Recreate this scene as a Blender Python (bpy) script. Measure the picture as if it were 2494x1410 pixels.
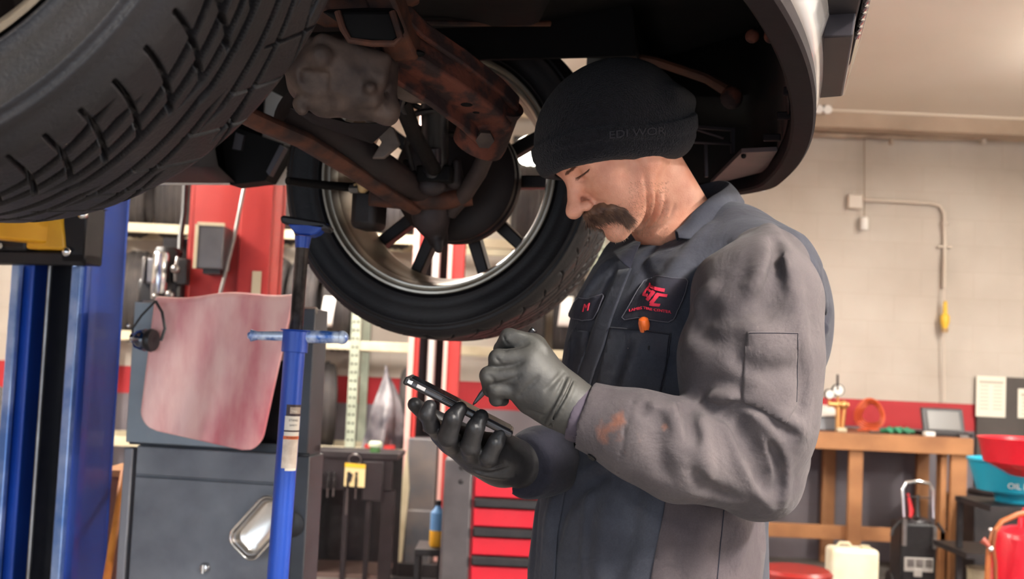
import bpy, bmesh, math, random
import numpy as np
from math import pi, sin, cos, tan, radians
from mathutils import Vector, Matrix
from mathutils.bvhtree import BVHTree
random.seed(7); np.random.seed(7)

for o in list(bpy.data.objects): bpy.data.objects.remove(o)
SC = bpy.context.scene
COL = SC.collection

# ------------------------------------------------------------------ camera
PW, PH, FPX = 2494, 1410, 2800.0
PITCH, ROLL, CH = radians(3.63), radians(2.6), 1.36
_F = Vector((0, cos(PITCH), sin(PITCH))); _R0 = Vector((1, 0, 0)); _U0 = _R0.cross(_F)
CR = _R0*cos(ROLL) + _U0*sin(ROLL); CU = _U0*cos(ROLL) - _R0*sin(ROLL); CF = _F
CC = Vector((0, 0, CH))
cam = bpy.data.cameras.new('camera'); camo = bpy.data.objects.new('camera', cam); COL.objects.link(camo)
m = Matrix((CR, CU, -CF)).transposed().to_4x4(); m.translation = CC
camo.matrix_world = m
cam.sensor_width = 36.0; cam.lens = 36.0*FPX/PW; cam.clip_start = 0.02; cam.clip_end = 100
cam.dof.use_dof = True; cam.dof.focus_distance = 1.50; cam.dof.aperture_fstop = 7.0
SC.camera = camo

# ------------------------------------------------------------------ world, light, exposure
SC.view_settings.view_transform = 'Standard'; SC.view_settings.look = 'None'
SC.view_settings.gamma = 1.0; SC.view_settings.use_curve_mapping = False
SC.view_settings.exposure = 0.0
W = bpy.data.worlds.new('daylight'); SC.world = W; W.use_nodes = True
W.node_tree.nodes['Background'].inputs[0].default_value = (0.74, 0.86, 1.0, 1)   # daylight through the open bay doors behind the camera
W.node_tree.nodes['Background'].inputs[1].default_value = 2.9

def area(name, loc, tgt, sx, sy, power, col):
    l = bpy.data.lights.new(name, 'AREA'); l.shape = 'RECTANGLE'; l.size = sx; l.size_y = sy
    l.energy = power; l.color = col
    o = bpy.data.objects.new(name, l); COL.objects.link(o); o.location = loc
    o.rotation_euler = (Vector(tgt)-Vector(loc)).to_track_quat('-Z', 'Y').to_euler()
    return o
WARM = (1.0, 0.955, 0.90)
# unseen ceiling strip lamps, several added to brighten the man and left bay (each sits directly under its own fixture, built further down)
LAMPS = [(-3.6, 2.2), (-3.6, 5.6), (1.9, -0.4), (5.2, 1.6), (3.7, 5.9), (-0.9, 6.9), (-1.6, -1.6), (-2.9, 4.0)]
LAMP_P = [170, 170, 450, 500, 110, 110, 150, 120]
for (x, y), p in zip(LAMPS, LAMP_P):
    area('ceiling_strip_light', (x, y, 2.98), (x, y, 0), 0.30, 1.3, p, WARM)
    area('added_ceiling_uplight', (x, y, 3.10), (x, y, 4), 0.30, 1.3, p*.85, WARM)  # upward fill added to brighten the ceiling

# ------------------------------------------------------------------ pixel helpers (a ray of the photo meets a depth or a plane)
def ray(px, py):
    return CF + CR*((px-PW/2)/FPX) - CU*((py-PH/2)/FPX)
def at(px, py, Y):
    d = ray(px, py); return CC + d*(Y/d.y)
def onz(px, py, z):
    d = ray(px, py); return CC + d*((z-CH)/d.z)
def onplane(px, py, p0, n):
    d = ray(px, py); return CC + d*((Vector(p0)-CC).dot(n)/d.dot(n))
def proj(P):
    d = Vector(P)-CC; z = d.dot(CF)
    return (PW/2+FPX*d.dot(CR)/z, PH/2-FPX*d.dot(CU)/z)

# ------------------------------------------------------------------ materials
def lin(c):
    if isinstance(c, str):
        c = c.lstrip('#'); c = [int(c[i:i+2], 16)/255 for i in (0, 2, 4)]
    return tuple((x/12.92 if x <= .04045 else ((x+.055)/1.055)**2.4) for x in c) + (1,)
def mat(name, col, rough=.6, metal=0, col2=None, nscale=8, bump=0, bscale=60, coat=0, detail=4, c_lo=.35, c_hi=.65,
        stretch=None, spec=.5, emit=0, trans=0, sheen=0):
    M = bpy.data.materials.new(name); M.use_nodes = True; nt = M.node_tree; N = nt.nodes; B = N['Principled BSDF']
    c = lin(col); B.inputs['Base Color'].default_value = c
    B.inputs['Roughness'].default_value = rough; B.inputs['Metallic'].default_value = metal
    B.inputs['Coat Weight'].default_value = coat; B.inputs['Specular IOR Level'].default_value = spec
    if sheen: B.inputs['Sheen Weight'].default_value = sheen; B.inputs['Sheen Roughness'].default_value = .5
    if trans: B.inputs['Transmission Weight'].default_value = trans
    if emit:
        B.inputs['Emission Color'].default_value = c; B.inputs['Emission Strength'].default_value = emit
    co = N.new('ShaderNodeTexCoord'); vec = co.outputs['Object']
    if stretch:
        mp = N.new('ShaderNodeMapping'); mp.inputs['Scale'].default_value = stretch
        nt.links.new(vec, mp.inputs[0]); vec = mp.outputs[0]
    if col2 is not None:
        n = N.new('ShaderNodeTexNoise'); n.inputs['Scale'].default_value = nscale; n.inputs['Detail'].default_value = detail
        nt.links.new(vec, n.inputs['Vector'])
        r = N.new('ShaderNodeValToRGB'); r.color_ramp.elements[0].position = c_lo; r.color_ramp.elements[1].position = c_hi
        r.color_ramp.elements[0].color = c; r.color_ramp.elements[1].color = lin(col2)
        nt.links.new(n.outputs['Fac'], r.inputs[0]); nt.links.new(r.outputs[0], B.inputs['Base Color'])
    if bump:
        n = N.new('ShaderNodeTexNoise'); n.inputs['Scale'].default_value = bscale; n.inputs['Detail'].default_value = 5
        nt.links.new(vec, n.inputs['Vector'])
        b = N.new('ShaderNodeBump'); b.inputs['Strength'].default_value = min(1, bump); b.inputs['Distance'].default_value = .004*max(1, bump)
        nt.links.new(n.outputs['Fac'], b.inputs['Height']); nt.links.new(b.outputs[0], B.inputs['Normal'])
    return M

# ------------------------------------------------------------------ mesh builder
def frame_from(d, up=(0, 0, 1)):
    d = Vector(d).normalized(); up = Vector(up)
    if abs(d.dot(up.normalized())) > .98: up = Vector((0, 1, 0)) if abs(d.y) < .9 else Vector((1, 0, 0))
    x = up.cross(d).normalized(); y = d.cross(x)
    return x, y, d
class MB:
    def __init__(s): s.v = []; s.f = []
    def add(s, vs, fs):
        k = len(s.v); s.v += [Vector(v) for v in vs]; s.f += [tuple(i+k for i in f) for f in fs]; return s
    def box(s, lo, hi):
        x0, y0, z0 = lo; x1, y1, z1 = hi
        return s.hexa([(x0,y0,z0),(x1,y0,z0),(x1,y1,z0),(x0,y1,z0),(x0,y0,z1),(x1,y0,z1),(x1,y1,z1),(x0,y1,z1)])
    def hexa(s, p):
        return s.add(p, [(0,3,2,1),(4,5,6,7),(0,1,5,4),(1,2,6,5),(2,3,7,6),(3,0,4,7)])
    def obox(s, c, ax, ay, az, sx, sy, sz):
        c = Vector(c); ax, ay, az = [Vector(a).normalized() for a in (ax, ay, az)]
        P = []
        for k in (-1, 1):
            for i, j in ((-1,-1),(1,-1),(1,1),(-1,1)):
                P.append(c+ax*(i*sx/2)+ay*(j*sy/2)+az*(k*sz/2))
        return s.hexa(P)
    def bar(s, a, b, w, h, up=(0, 0, 1)):
        a = Vector(a); b = Vector(b); x, y, d = frame_from(b-a, up)
        return s.obox((a+b)/2, x, y, d, w, h, (b-a).length)
    def tube(s, pts, r, n=12, cap=True, closed=False, flat=None):
        pts = [Vector(p) for p in pts]; m = len(pts)
        rs = r if isinstance(r, (list, tuple)) else [r]*m
        k = len(s.v); up = None
        for i, p in enumerate(pts):
            if closed: d = pts[(i+1) % m]-pts[i-1]
            else: d = pts[min(i+1, m-1)]-pts[max(i-1, 0)]
            d.normalize()
            if up is None: x, y, _ = frame_from(d)
            else:
                x = (up-d*up.dot(d)).normalized(); y = d.cross(x)
            up = x
            for j in range(n):
                a = 2*pi*j/n
                s.v.append(p+x*cos(a)*rs[i]+y*sin(a)*rs[i]*(flat or 1))
        for i in range(m if closed else m-1):
            for j in range(n):
                a, b = k+i*n+j, k+i*n+(j+1) % n; i2 = (i+1) % m
                s.f.append((a, b, k+i2*n+(j+1) % n, k+i2*n+j))
        if cap and not closed:
            s.f.append(tuple(k+j for j in reversed(range(n)))); s.f.append(tuple(k+(m-1)*n+j for j in range(n)))
        return s
    def lathe(s, prof, o, axis=(0, 0, 1), n=32, xdir=None, cap=True, a0=0, a1=2*pi):
        o = Vector(o); x, y, d = frame_from(axis)
        if xdir is not None:
            x = Vector(xdir).normalized(); y = d.cross(x)
        k = len(s.v); full = abs(a1-a0-2*pi) < 1e-6; nn = n if full else n+1
        for r, h in prof:
            for j in range(nn):
                a = a0+(a1-a0)*j/n
                s.v.append(o+x*cos(a)*r+y*sin(a)*r+d*h)
        for i in range(len(prof)-1):
            for j in range(n):
                j2 = (j+1) % nn if full else j+1
                s.f.append((k+i*nn+j, k+i*nn+j2, k+(i+1)*nn+j2, k+(i+1)*nn+j))
        if cap and full:
            if prof[0][0] > 1e-5: s.f.append(tuple(k+j for j in reversed(range(n))))
            if prof[-1][0] > 1e-5: s.f.append(tuple(k+(len(prof)-1)*nn+j for j in range(n)))
        return s
    def prism(s, poly, ext):
        """poly: list of 3-D points (planar), ext: extrusion vector"""
        poly = [Vector(p) for p in poly]; e = Vector(ext); n = len(poly); k = len(s.v)
        s.v += poly+[p+e for p in poly]
        s.f.append(tuple(k+i for i in reversed(range(n)))); s.f.append(tuple(k+n+i for i in range(n)))
        for i in range(n): s.f.append((k+i, k+(i+1) % n, k+n+(i+1) % n, k+n+i))
        return s
    def grid(s, fn, nu, nv, closed_u=False):
        k = len(s.v); mu = nu if closed_u else nu+1
        for i in range(mu):
            for j in range(nv+1): s.v.append(Vector(fn(i/nu, j/nv)))
        for i in range(nu):
            i2 = (i+1) % mu
            for j in range(nv):
                s.f.append((k+i*(nv+1)+j, k+i2*(nv+1)+j, k+i2*(nv+1)+j+1, k+i*(nv+1)+j+1))
        return s
    def ball(s, c, r, sc=(1, 1, 1), n=16, axes=None):
        c = Vector(c); ax = axes or (Vector((1,0,0)), Vector((0,1,0)), Vector((0,0,1)))
        def f(u, v):
            a = u*2*pi; b = (v-.5)*pi
            return c+ax[0]*(r*sc[0]*cos(a)*cos(b))+ax[1]*(r*sc[1]*sin(a)*cos(b))+ax[2]*(r*sc[2]*sin(b))
        return s.grid(f, n, n//2, True)
def vsub(v, o): return (v[0]-o[0], v[1]-o[1], v[2]-o[2])
def obj(name, mb, material, parent=None, bevel=0, seg=2, solid=0, sub=0, ang=38, smooth=True, origin=None):
    """one mesh object; vertices come in world space, the object sits at its thing's (or its own) base"""
    me = bpy.data.meshes.new(name)
    vs = mb.v
    if parent is not None: org = world_loc(parent)
    elif origin is not None: org = Vector(origin)
    else:
        xs = [v[0] for v in vs]; ys = [v[1] for v in vs]; zs = [v[2] for v in vs]
        org = Vector(((min(xs)+max(xs))/2, (min(ys)+max(ys))/2, min(zs)))
    me.from_pydata([vsub(v, org) for v in vs], [], mb.f)
    bm = bmesh.new(); bm.from_mesh(me)
    bmesh.ops.remove_doubles(bm, verts=bm.verts, dist=1e-6)
    bmesh.ops.recalc_face_normals(bm, faces=bm.faces)
    if smooth:
        lim = radians(ang)
        for f in bm.faces: f.smooth = True
        for e in bm.edges:
            if len(e.link_faces) == 2: e.smooth = e.calc_face_angle(0) < lim
    bm.to_mesh(me); bm.free()
    me.materials.append(material)
    o = bpy.data.objects.new(name, me); COL.objects.link(o)
    if parent is not None: o.parent = parent
    else: o.location = org
    if solid:
        md = o.modifiers.new('solid', 'SOLIDIFY'); md.thickness = abs(solid); md.offset = -1 if solid > 0 else 1
    if sub:
        md = o.modifiers.new('sub', 'SUBSURF'); md.levels = md.render_levels = sub
    if bevel:
        md = o.modifiers.new('bevel', 'BEVEL'); md.width = bevel; md.segments = seg; md.limit_method = 'ANGLE'; md.angle_limit = radians(35)
        md.harden_normals = False
    return o
def world_loc(o):
    v = Vector(o.location)
    while o.parent is not None: o = o.parent; v = v+Vector(o.location)
    return v
def tag(o, label, cat, group=None):
    o['label'] = label; o['category'] = cat
    if group: o['group'] = group
    return o
def thing(name, label, cat, loc, group=None):
    o = bpy.data.objects.new(name, None); COL.objects.link(o); o.location = loc; o.empty_display_size = .1
    return tag(o, label, cat, group)
def struct(name, mb, material, **k):
    o = obj(name, mb, material, **k); o['kind'] = 'structure'; return o
def raw(name, v, f, material, parent=None, origin=(0, 0, 0), smooth=True):
    """fast path for big numpy meshes"""
    me = bpy.data.meshes.new(name)
    org = np.array(world_loc(parent) if parent is not None else origin)
    me.from_pydata((np.asarray(v)-org).tolist(), [], np.asarray(f).tolist())
    if smooth: me.polygons.foreach_set('use_smooth', [True]*len(me.polygons))
    me.update(); me.materials.append(material)
    o = bpy.data.objects.new(name, me); COL.objects.link(o)
    if parent is not None: o.parent = parent
    else: o.location = org
    return o
def text_mesh(s, size=1.0, ext=0.0, shear=0.0, bold=0.0, align='CENTER'):
    cu = bpy.data.curves.new('t', 'FONT'); cu.body = s; cu.size = size; cu.extrude = ext; cu.shear = shear; cu.offset = bold
    cu.align_x = align; cu.align_y = 'CENTER'; cu.resolution_u = 3
    o = bpy.data.objects.new('t', cu); COL.objects.link(o)
    dg = bpy.context.evaluated_depsgraph_get(); dg.update()
    me = bpy.data.meshes.new_from_object(o.evaluated_get(dg))
    v = [p.co.copy() for p in me.vertices]; f = [tuple(p.vertices) for p in me.polygons]
    bpy.data.objects.remove(o); bpy.data.curves.remove(cu); bpy.data.meshes.remove(me)
    return v, f

# ------------------------------------------------------------------ implicit surfaces (one continuous skin from smooth unions)
def smin(a, b, k):
    h = np.maximum(k-np.abs(a-b), 0)/k
    return np.minimum(a, b)-h*h*k*.25
def smax(a, b, k): return -smin(-a, -b, k)
def s_sph(P, c, r): return np.linalg.norm(P-np.asarray(c), axis=1)-r
def s_ell(P, c, r, M=None):
    q = P-np.asarray(c)
    if M is not None: q = q@np.asarray(M).T
    r = np.asarray(r); k0 = np.linalg.norm(q/r, axis=1); k1 = np.linalg.norm(q/(r*r), axis=1)+1e-9
    return k0*(k0-1)/k1
def s_cap(P, a, b, ra, rb):
    a = np.asarray(a, float); b = np.asarray(b, float); ab = b-a
    t = np.clip((P-a)@ab/(ab@ab+1e-12), 0, 1)
    return np.linalg.norm(P-a-t[:, None]*ab, axis=1)-(ra+(rb-ra)*t)
def s_chain(P, pts, rs, k=.004):
    d = None
    for i in range(len(pts)-1):
        e = s_cap(P, pts[i], pts[i+1], rs[i], rs[i+1]); d = e if d is None else smin(d, e, k)
    return d
def s_box(P, c, h, M=None, r=0):
    q = P-np.asarray(c)
    if M is not None: q = q@np.asarray(M).T
    q = np.abs(q)-(np.asarray(h)-r)
    return np.linalg.norm(np.maximum(q, 0), axis=1)+np.minimum(q.max(1), 0)-r
def isomesh(fn, lo, hi, res):
    lo = np.asarray(lo, float); hi = np.asarray(hi, float); B = 6
    nb = np.ceil((hi-lo)/(res*B)).astype(int); n = nb*B+1
    G = np.full(n, 1.0, np.float32)
    bi = np.stack(np.meshgrid(*[np.arange(k) for k in nb], indexing='ij'), -1).reshape(-1, 3)
    cen = lo+(bi+.5)*res*B
    dc = fn(cen); half = res*B*.5*1.7320508
    near = np.abs(dc) < half*1.7+.006
    loc = np.stack(np.meshgrid(*[np.arange(B+1)]*3, indexing='ij'), -1).reshape(-1, 3)
    S = np.where(dc < 0, -1.0, 1.0)
    for q, s_, nr in zip(bi, S, near):
        if not nr and s_ < 0: G[q[0]*B:q[0]*B+B+1, q[1]*B:q[1]*B+B+1, q[2]*B:q[2]*B+B+1] = -1
    idx = bi[near]
    step = max(1, 400000//len(loc))
    for i in range(0, len(idx), step):
        sub = idx[i:i+step]; ii = (sub[:, None, :]*B+loc[None]).reshape(-1, 3)
        G[ii[:, 0], ii[:, 1], ii[:, 2]] = fn(lo+ii*res)
    s = G < 0
    any_ = np.zeros(np.array(n)-1, bool); all_ = np.ones(np.array(n)-1, bool)
    for a in (0, 1):
        for b in (0, 1):
            for c in (0, 1):
                w = s[a:n[0]-1+a, b:n[1]-1+b, c:n[2]-1+c]; any_ |= w; all_ &= w
    act = any_ & ~all_; ci = np.argwhere(act); ids = np.full(act.shape, -1, np.int64); ids[act] = np.arange(len(ci))
    acc = np.zeros((len(ci), 3)); cnt = np.zeros(len(ci))
    cs = [(a, b, c) for a in (0, 1) for b in (0, 1) for c in (0, 1)]
    for p in cs:
        for ax in range(3):
            if p[ax]: continue
            q = list(p); q[ax] = 1
            gp = G[ci[:, 0]+p[0], ci[:, 1]+p[1], ci[:, 2]+p[2]]; gq = G[ci[:, 0]+q[0], ci[:, 1]+q[1], ci[:, 2]+q[2]]
            mk = (gp < 0) != (gq < 0); t = np.where(mk, gp/(gp-gq+1e-12*(gp == gq)), 0)
            pos = np.tile(np.array(p, float), (len(ci), 1)); pos[:, ax] = t
            acc[mk] += pos[mk]; cnt[mk] += 1
    V = lo+(ci+acc/np.maximum(cnt, 1)[:, None])*res
    F = []
    for ax in range(3):
        o1, o2 = [(1, 2), (2, 0), (0, 1)][ax]
        sl0 = [slice(None)]*3; sl1 = [slice(None)]*3; sl0[ax] = slice(0, -1); sl1[ax] = slice(1, None)
        A = s[tuple(sl0)]; Bq = s[tuple(sl1)]; e = np.argwhere(A != Bq)
        ok = (e[:, o1] > 0) & (e[:, o2] > 0) & (e[:, o1] < n[o1]-1) & (e[:, o2] < n[o2]-1); e = e[ok]
        inside = A[e[:, 0], e[:, 1], e[:, 2]]
        def cell(d1, d2):
            c = e.copy(); c[:, o1] -= d1; c[:, o2] -= d2; return ids[c[:, 0], c[:, 1], c[:, 2]]
        q = np.stack([cell(1, 1), cell(0, 1), cell(0, 0), cell(1, 0)], 1)
        q[~inside] = q[~inside][:, ::-1]; F.append(q)
    F = np.concatenate(F); F = F[(F >= 0).all(1)]
    return V, F
def iso(name, fn, lo, hi, res, material, parent=None, sm=3):
    V, F = isomesh(fn, lo, hi, res)
    if sm: V = relax(V, F, sm)
    return raw(name, V, F, material, parent, origin=V.mean(0))
def relax(V, F, n=3, lam=.5):
    E = np.concatenate([F[:, [0, 1]], F[:, [1, 2]], F[:, [2, 3]], F[:, [3, 0]]])
    for i in range(n):
        a = np.zeros_like(V); c = np.zeros(len(V))
        for k in range(3):
            a[:, k] += np.bincount(E[:, 0], V[E[:, 1], k], len(V))+np.bincount(E[:, 1], V[E[:, 0], k], len(V))
        c = np.bincount(E[:, 0], minlength=len(V))+np.bincount(E[:, 1], minlength=len(V))
        V = V*(1-lam)+lam*a/np.maximum(c, 1)[:, None]
    return V
def bvh_of(o):
    me = o.data; org = world_loc(o)
    return BVHTree.FromPolygons([v.co+org for v in me.vertices], [tuple(p.vertices) for p in me.polygons])
# ================================================================== SETTING
YB = 8.7
def wall_material():
    M = bpy.data.materials.new('painted_block_wall'); M.use_nodes = True; nt = M.node_tree; N = nt.nodes; B = N['Principled BSDF']
    L = nt.links.new
    B.inputs['Roughness'].default_value = .62
    g = N.new('ShaderNodeNewGeometry'); sp = N.new('ShaderNodeSeparateXYZ'); L(g.outputs['Position'], sp.inputs[0])
    ad = N.new('ShaderNodeMath'); ad.operation = 'ADD'; L(sp.outputs[0], ad.inputs[0]); L(sp.outputs[1], ad.inputs[1])
    cb = N.new('ShaderNodeCombineXYZ'); L(ad.outputs[0], cb.inputs[0]); L(sp.outputs[2], cb.inputs[1])
    # paint bands by height: grey dado, red stripe, cream above
    mr = N.new('ShaderNodeMath'); mr.operation = 'DIVIDE'; mr.inputs[1].default_value = 4.0; L(sp.outputs[2], mr.inputs[0])
    rp = N.new('ShaderNodeValToRGB'); rp.color_ramp.interpolation = 'CONSTANT'
    e = rp.color_ramp.elements; e[0].position = 0; e[0].color = lin('#756f76'); e[1].position = 1.0/4; e[1].color = lin('#b0222b')
    q = e.new(1.2/4); q.color = lin('#c0b7ab'); L(mr.outputs[0], rp.inputs[0])
    n = N.new('ShaderNodeTexNoise'); n.inputs['Scale'].default_value = 1.3; n.inputs['Detail'].default_value = 6; L(cb.outputs[0], n.inputs['Vector'])
    mx = N.new('ShaderNodeMix'); mx.data_type = 'RGBA'; mx.blend_type = 'MULTIPLY'
    r2 = N.new('ShaderNodeValToRGB'); r2.color_ramp.elements[0].color = (.80, .77, .74, 1); r2.color_ramp.elements[1].color = (1, 1, 1, 1)
    r2.color_ramp.elements[0].position = .3; r2.color_ramp.elements[1].position = .62; L(n.outputs['Fac'], r2.inputs[0])
    mx.inputs[0].default_value = 1; L(rp.outputs[0], mx.inputs[6]); L(r2.outputs[0], mx.inputs[7])
    br = N.new('ShaderNodeTexBrick'); br.inputs['Scale'].default_value = 1; br.inputs['Brick Width'].default_value = .4
    br.inputs['Row Height'].default_value = .2; br.inputs['Mortar Size'].default_value = .006; br.inputs['Mortar Smooth'].default_value = .5
    br.inputs['Color1'].default_value = (1, 1, 1, 1); br.inputs['Color2'].default_value = (.96, .955, .95, 1); br.inputs['Mortar'].default_value = (.93, .91, .89, 1)
    L(cb.outputs[0], br.inputs['Vector'])
    m2 = N.new('ShaderNodeMix'); m2.data_type = 'RGBA'; m2.blend_type = 'MULTIPLY'; m2.inputs[0].default_value = .85
    L(mx.outputs[2], m2.inputs[6]); L(br.outputs[0], m2.inputs[7]); L(m2.outputs[2], B.inputs['Base Color'])
    bp = N.new('ShaderNodeBump'); bp.inputs['Strength'].default_value = .2; bp.inputs['Distance'].default_value = .006
    L(br.outputs[0], bp.inputs['Height']); L(bp.outputs[0], B.inputs['Normal'])
    return M
M_wall = wall_material()
M_ceil = mat('cream_ceiling', '#ebe3d6', .5, col2='#e2d8c8', nscale=.6)
M_floor = mat('shop_floor', '#736d68', .5, col2='#565049', nscale=2.2, bump=.1, bscale=30)
M_trim = mat('shaded_beam_tan', '#b5a08a', .5, col2='#a08b76', nscale=2)  # beam colour darkened for its shade below the ceiling
struct('floor', MB().box((-6, -3.2, -.15), (6, YB+.2, 0)), M_floor)
struct('ceiling', MB().box((-6, -3.2, 3.32), (6, YB+.2, 3.45)), M_ceil)
struct('wall_back', MB().box((-6, YB, 0), (6, YB+.2, 3.32)), M_wall)
struct('wall_left', MB().box((-6.2, -3.2, 0), (-6, YB+.2, 3.32)), M_wall)
struct('wall_right', MB().box((6, -3.2, 0), (6.2, YB+.2, 3.32)), M_wall)
# wall behind the camera: two open bay doors let the daylight in
fw = MB(); y0, y1 = -3.4, -3.2
fw.box((-6.2, y0, 0), (-5.2, y1, 3.32)); fw.box((-.3, y0, 0), (.9, y1, 3.32)); fw.box((4.6, y0, 0), (6.2, y1, 3.32))
fw.box((-5.2, y0, 3.0), (-.3, y1, 3.32)); fw.box((.9, y0, 3.0), (4.6, y1, 3.32))
struct('wall_front', fw, M_wall)
tb = MB().box((-6, 8.34, 3.19), (6, 8.50, 3.32))
struct('trim_1', tb, M_trim, bevel=.004)
struct('trim_2', MB().box((-6, 8.325, 3.305), (6, 8.345, 3.32)), mat('pale_edge_strip', '#e6dac6', .4))

# ------------------------------------------------------------------ materials
M_rub = mat('tire_rubber', '#1d1b1e', .62, col2='#2b2729', nscale=14, bump=.25, bscale=220, spec=.35)
M_rub_bg = mat('worn_tire_rubber', '#2a2728', .8, col2='#3a3533', nscale=9)
M_blk = mat('black_plastic', '#141316', .45, col2='#1f1d20', nscale=20)
M_dark = mat('black_painted_steel', '#1c1a1d', .5, .3, col2='#2b282a', nscale=6, bump=.1)
M_chrome = mat('chrome', '#dcdcdc', .18, 1)
M_steel = mat('brushed_steel', '#9d9a98', .35, .9, col2='#7d7977', nscale=10)
M_blue = mat('blue_lift_paint', '#1347ae', .42, .1, col2='#103c96', nscale=3, coat=.12, bump=.1, bscale=25)
M_yel = mat('yellow_arm_paint', '#f0b428', .4, col2='#d99a1e', nscale=5)
M_red = mat('red_lift_paint', '#b8332f', .5, col2='#a52a28', nscale=2.5, coat=.05)
M_redcab = mat('red_tool_chest_paint', '#c91229', .35, coat=.3)
M_greycab = mat('grey_worn_paint', '#7e8289', .5, .2, col2='#5a5d65', nscale=4.5, bump=.15, bscale=40, detail=8)
M_greycab2 = mat('dark_grey_frame_paint', '#3c4048', .5, .2, col2='#2f3238', nscale=5)
M_cream = mat('cream_rack_steel', '#cfc5a8', .5, col2='#b9ae90', nscale=6)
M_green_rack = mat('pale_green_rack_steel', '#a9b09c', .5, col2='#8f9684', nscale=7)
M_white = mat('white_plastic', '#efece4', .4)
M_wood = mat('pine_lumber', '#a8754a', .65, col2='#875a37', nscale=3, stretch=(1, 1, 1), detail=8, bump=.1)
M_wooddark = mat('stained_plywood', '#8c5a3a', .6, col2='#6e4530', nscale=6)
M_brass = mat('brass', '#d6a266', .3, .8)

# ------------------------------------------------------------------ tire rack on the back wall, tires in three tiers
def wx(px, Y, py=700): return at(px, py, Y).x
YR0, YR1 = 7.95, 8.55
rx0, rx1 = wx(190, YR0), wx(1470, YR0)
rack = thing('tire_rack', 'long cream steel rack on the back wall holding rows of tires', 'rack', (rx0, YR0, 0))
tiers = [.70, 1.43, 2.18]
for z in tiers:
    b = MB().box((rx0, YR0, z-.035), (rx1, YR0+.04, z+.03))
    obj('front_beam', b, M_cream, rack, bevel=.004)
    obj('rear_beam', MB().box((rx0, YR1-.04, z-.035), (rx1, YR1, z+.03)), M_cream, rack)
def upright(x):
    m = MB().box((x-.032, YR0-.012, 0), (x+.032, YR0+.045, 2.9))
    for i in range(46):                                  # punched teardrop holes
        z = .2+i*.058
        for dx in (-.014, .014):
            m.tube([(x+dx, YR0-.0135, z), (x+dx, YR0-.011, z)], .008, 8)
    return m
M_hole = mat('rack_hole_dark', '#3a3c34', .8)
for x in (rx0+.04, wx(862, YR0, 900), rx1-.03):
    p = obj('upright', MB().box((x-.032, YR0-.012, 0), (x+.032, YR0+.045, 2.9)), M_green_rack, rack)
    h = MB()
    for i in range(46):
        z = .2+i*.058
        for dx in (-.014, .014): h.tube([(x+dx, YR0-.0145, z), (x+dx, YR0-.011, z)], .009, 6)
    hh = obj('holes', h, M_hole, rack)
    hh.name = 'punched_holes'; hh.location = Vector(p.location); hh.parent = p
    q = obj('rear_upright', MB().box((x-.03, YR1-.03, 0), (x+.03, YR1, 2.9)), M_green_rack, rack)
def bg_tire_mesh():
    R, w = .325, .21
    prof = [(.20, -.085), (.215, -.10), (.26, -.108), (.295, -.10), (.312, -.085), (.320, -.05), (.325, 0), (.320, .05), (.312, .085), (.295, .10), (.26, .108), (.215, .10), (.20, .085), (.19, .05), (.19, -.05), (.20, -.085)]
    m = MB(); m.lathe(prof, (0, 0, R), (1, 0, 0), 40, cap=False)
    for dx in (-.045, .0, .045):                    # rain ribs
        m.lathe([(.322, dx-.012), (.3285, dx-.009), (.3285, dx+.009), (.322, dx+.012)], (0, 0, R), (1, 0, 0), 40, cap=False)
    return m
proto = obj('tire', bg_tire_mesh(), M_rub_bg, None, origin=(0, 0, 0)); me_t = proto.data; bpy.data.objects.remove(proto)
names_t = {}
def put_tire(px, tier, yaw, label, zoff=0, Y=None):
    o = bpy.data.objects.new('tire', me_t); COL.objects.link(o)
    Y = Y or (YR0+YR1)/2
    z = tiers[tier]+.03 if tier >= 0 else 0
    # tire settles between the two beams
    o.location = (wx(px, Y, 600), Y, z-.075+zoff if tier >= 0 else 0); o.rotation_euler = (0, 0, radians(yaw))
    tag(o, label, 'tire', 'tires on the wall rack' if tier >= 0 else 'tires on the floor')
    return o
put_tire(322, 2, 10, 'dark tire on the top rack tier showing its side beside the blue lift post')
put_tire(418, 2, 10, 'brownish tire on the top rack tier just left of the red lift column')
put_tire(690, 2, 5, 'tire on the top rack tier just right of the red lift column')
put_tire(962, 2, 0, 'top tier tire seen through the left spokes of the raised wheel')
put_tire(1282, 2, 4, 'top tier tire seen through the right spokes of the raised wheel')
put_tire(345, 1, 10, 'middle tier tire behind the regulator unit left of the red column')
put_tire(676, 1, 0, 'middle tier tire directly right of the red lift column')
put_tire(756, 1, 0, 'middle tier tire behind the screw of the blue jack stand')
lab_t = put_tire(838, 1, 2, 'middle tier tire with a white paper sticker left of the raised wheel')
put_tire(1300, 1, -2, 'middle tier tire between the raised wheel and the mechanic')
lab2 = put_tire(1392, 1, -3, 'middle tier tire with a white sticker next to the chest of the mechanic')
put_tire(800, 0, 12, 'large dark tire on the lowest tier left of the perforated upright')
put_tire(1030, 0, 3, 'lowest tier tire behind the rear red lift post')
put_tire(975, -1, 20, 'tire standing on the floor under the rack behind the black cart', Y=8.25)
cx_ = wx(0, 7.0); lc = thing('wooden_crate', 'brown wooden crate on the floor at the far left edge under a dark tire', 'crate', (cx_-.1, 7.0, 0))
obj('crate_body', MB().box((cx_-.5, 6.75, 0), (cx_+.13, 7.3, .40)), M_wooddark, lc, bevel=.006)
obj('crate_lid', MB().box((cx_-.52, 6.73, .40), (cx_+.15, 7.32, .425)), M_wood, lc, bevel=.004)
o_ = put_tire(-12, -1, 62, 'dark tire standing on the wooden crate at the far left edge', Y=7.0); o_.location.z = .43; o_['group'] = 'tires on the floor'
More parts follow.
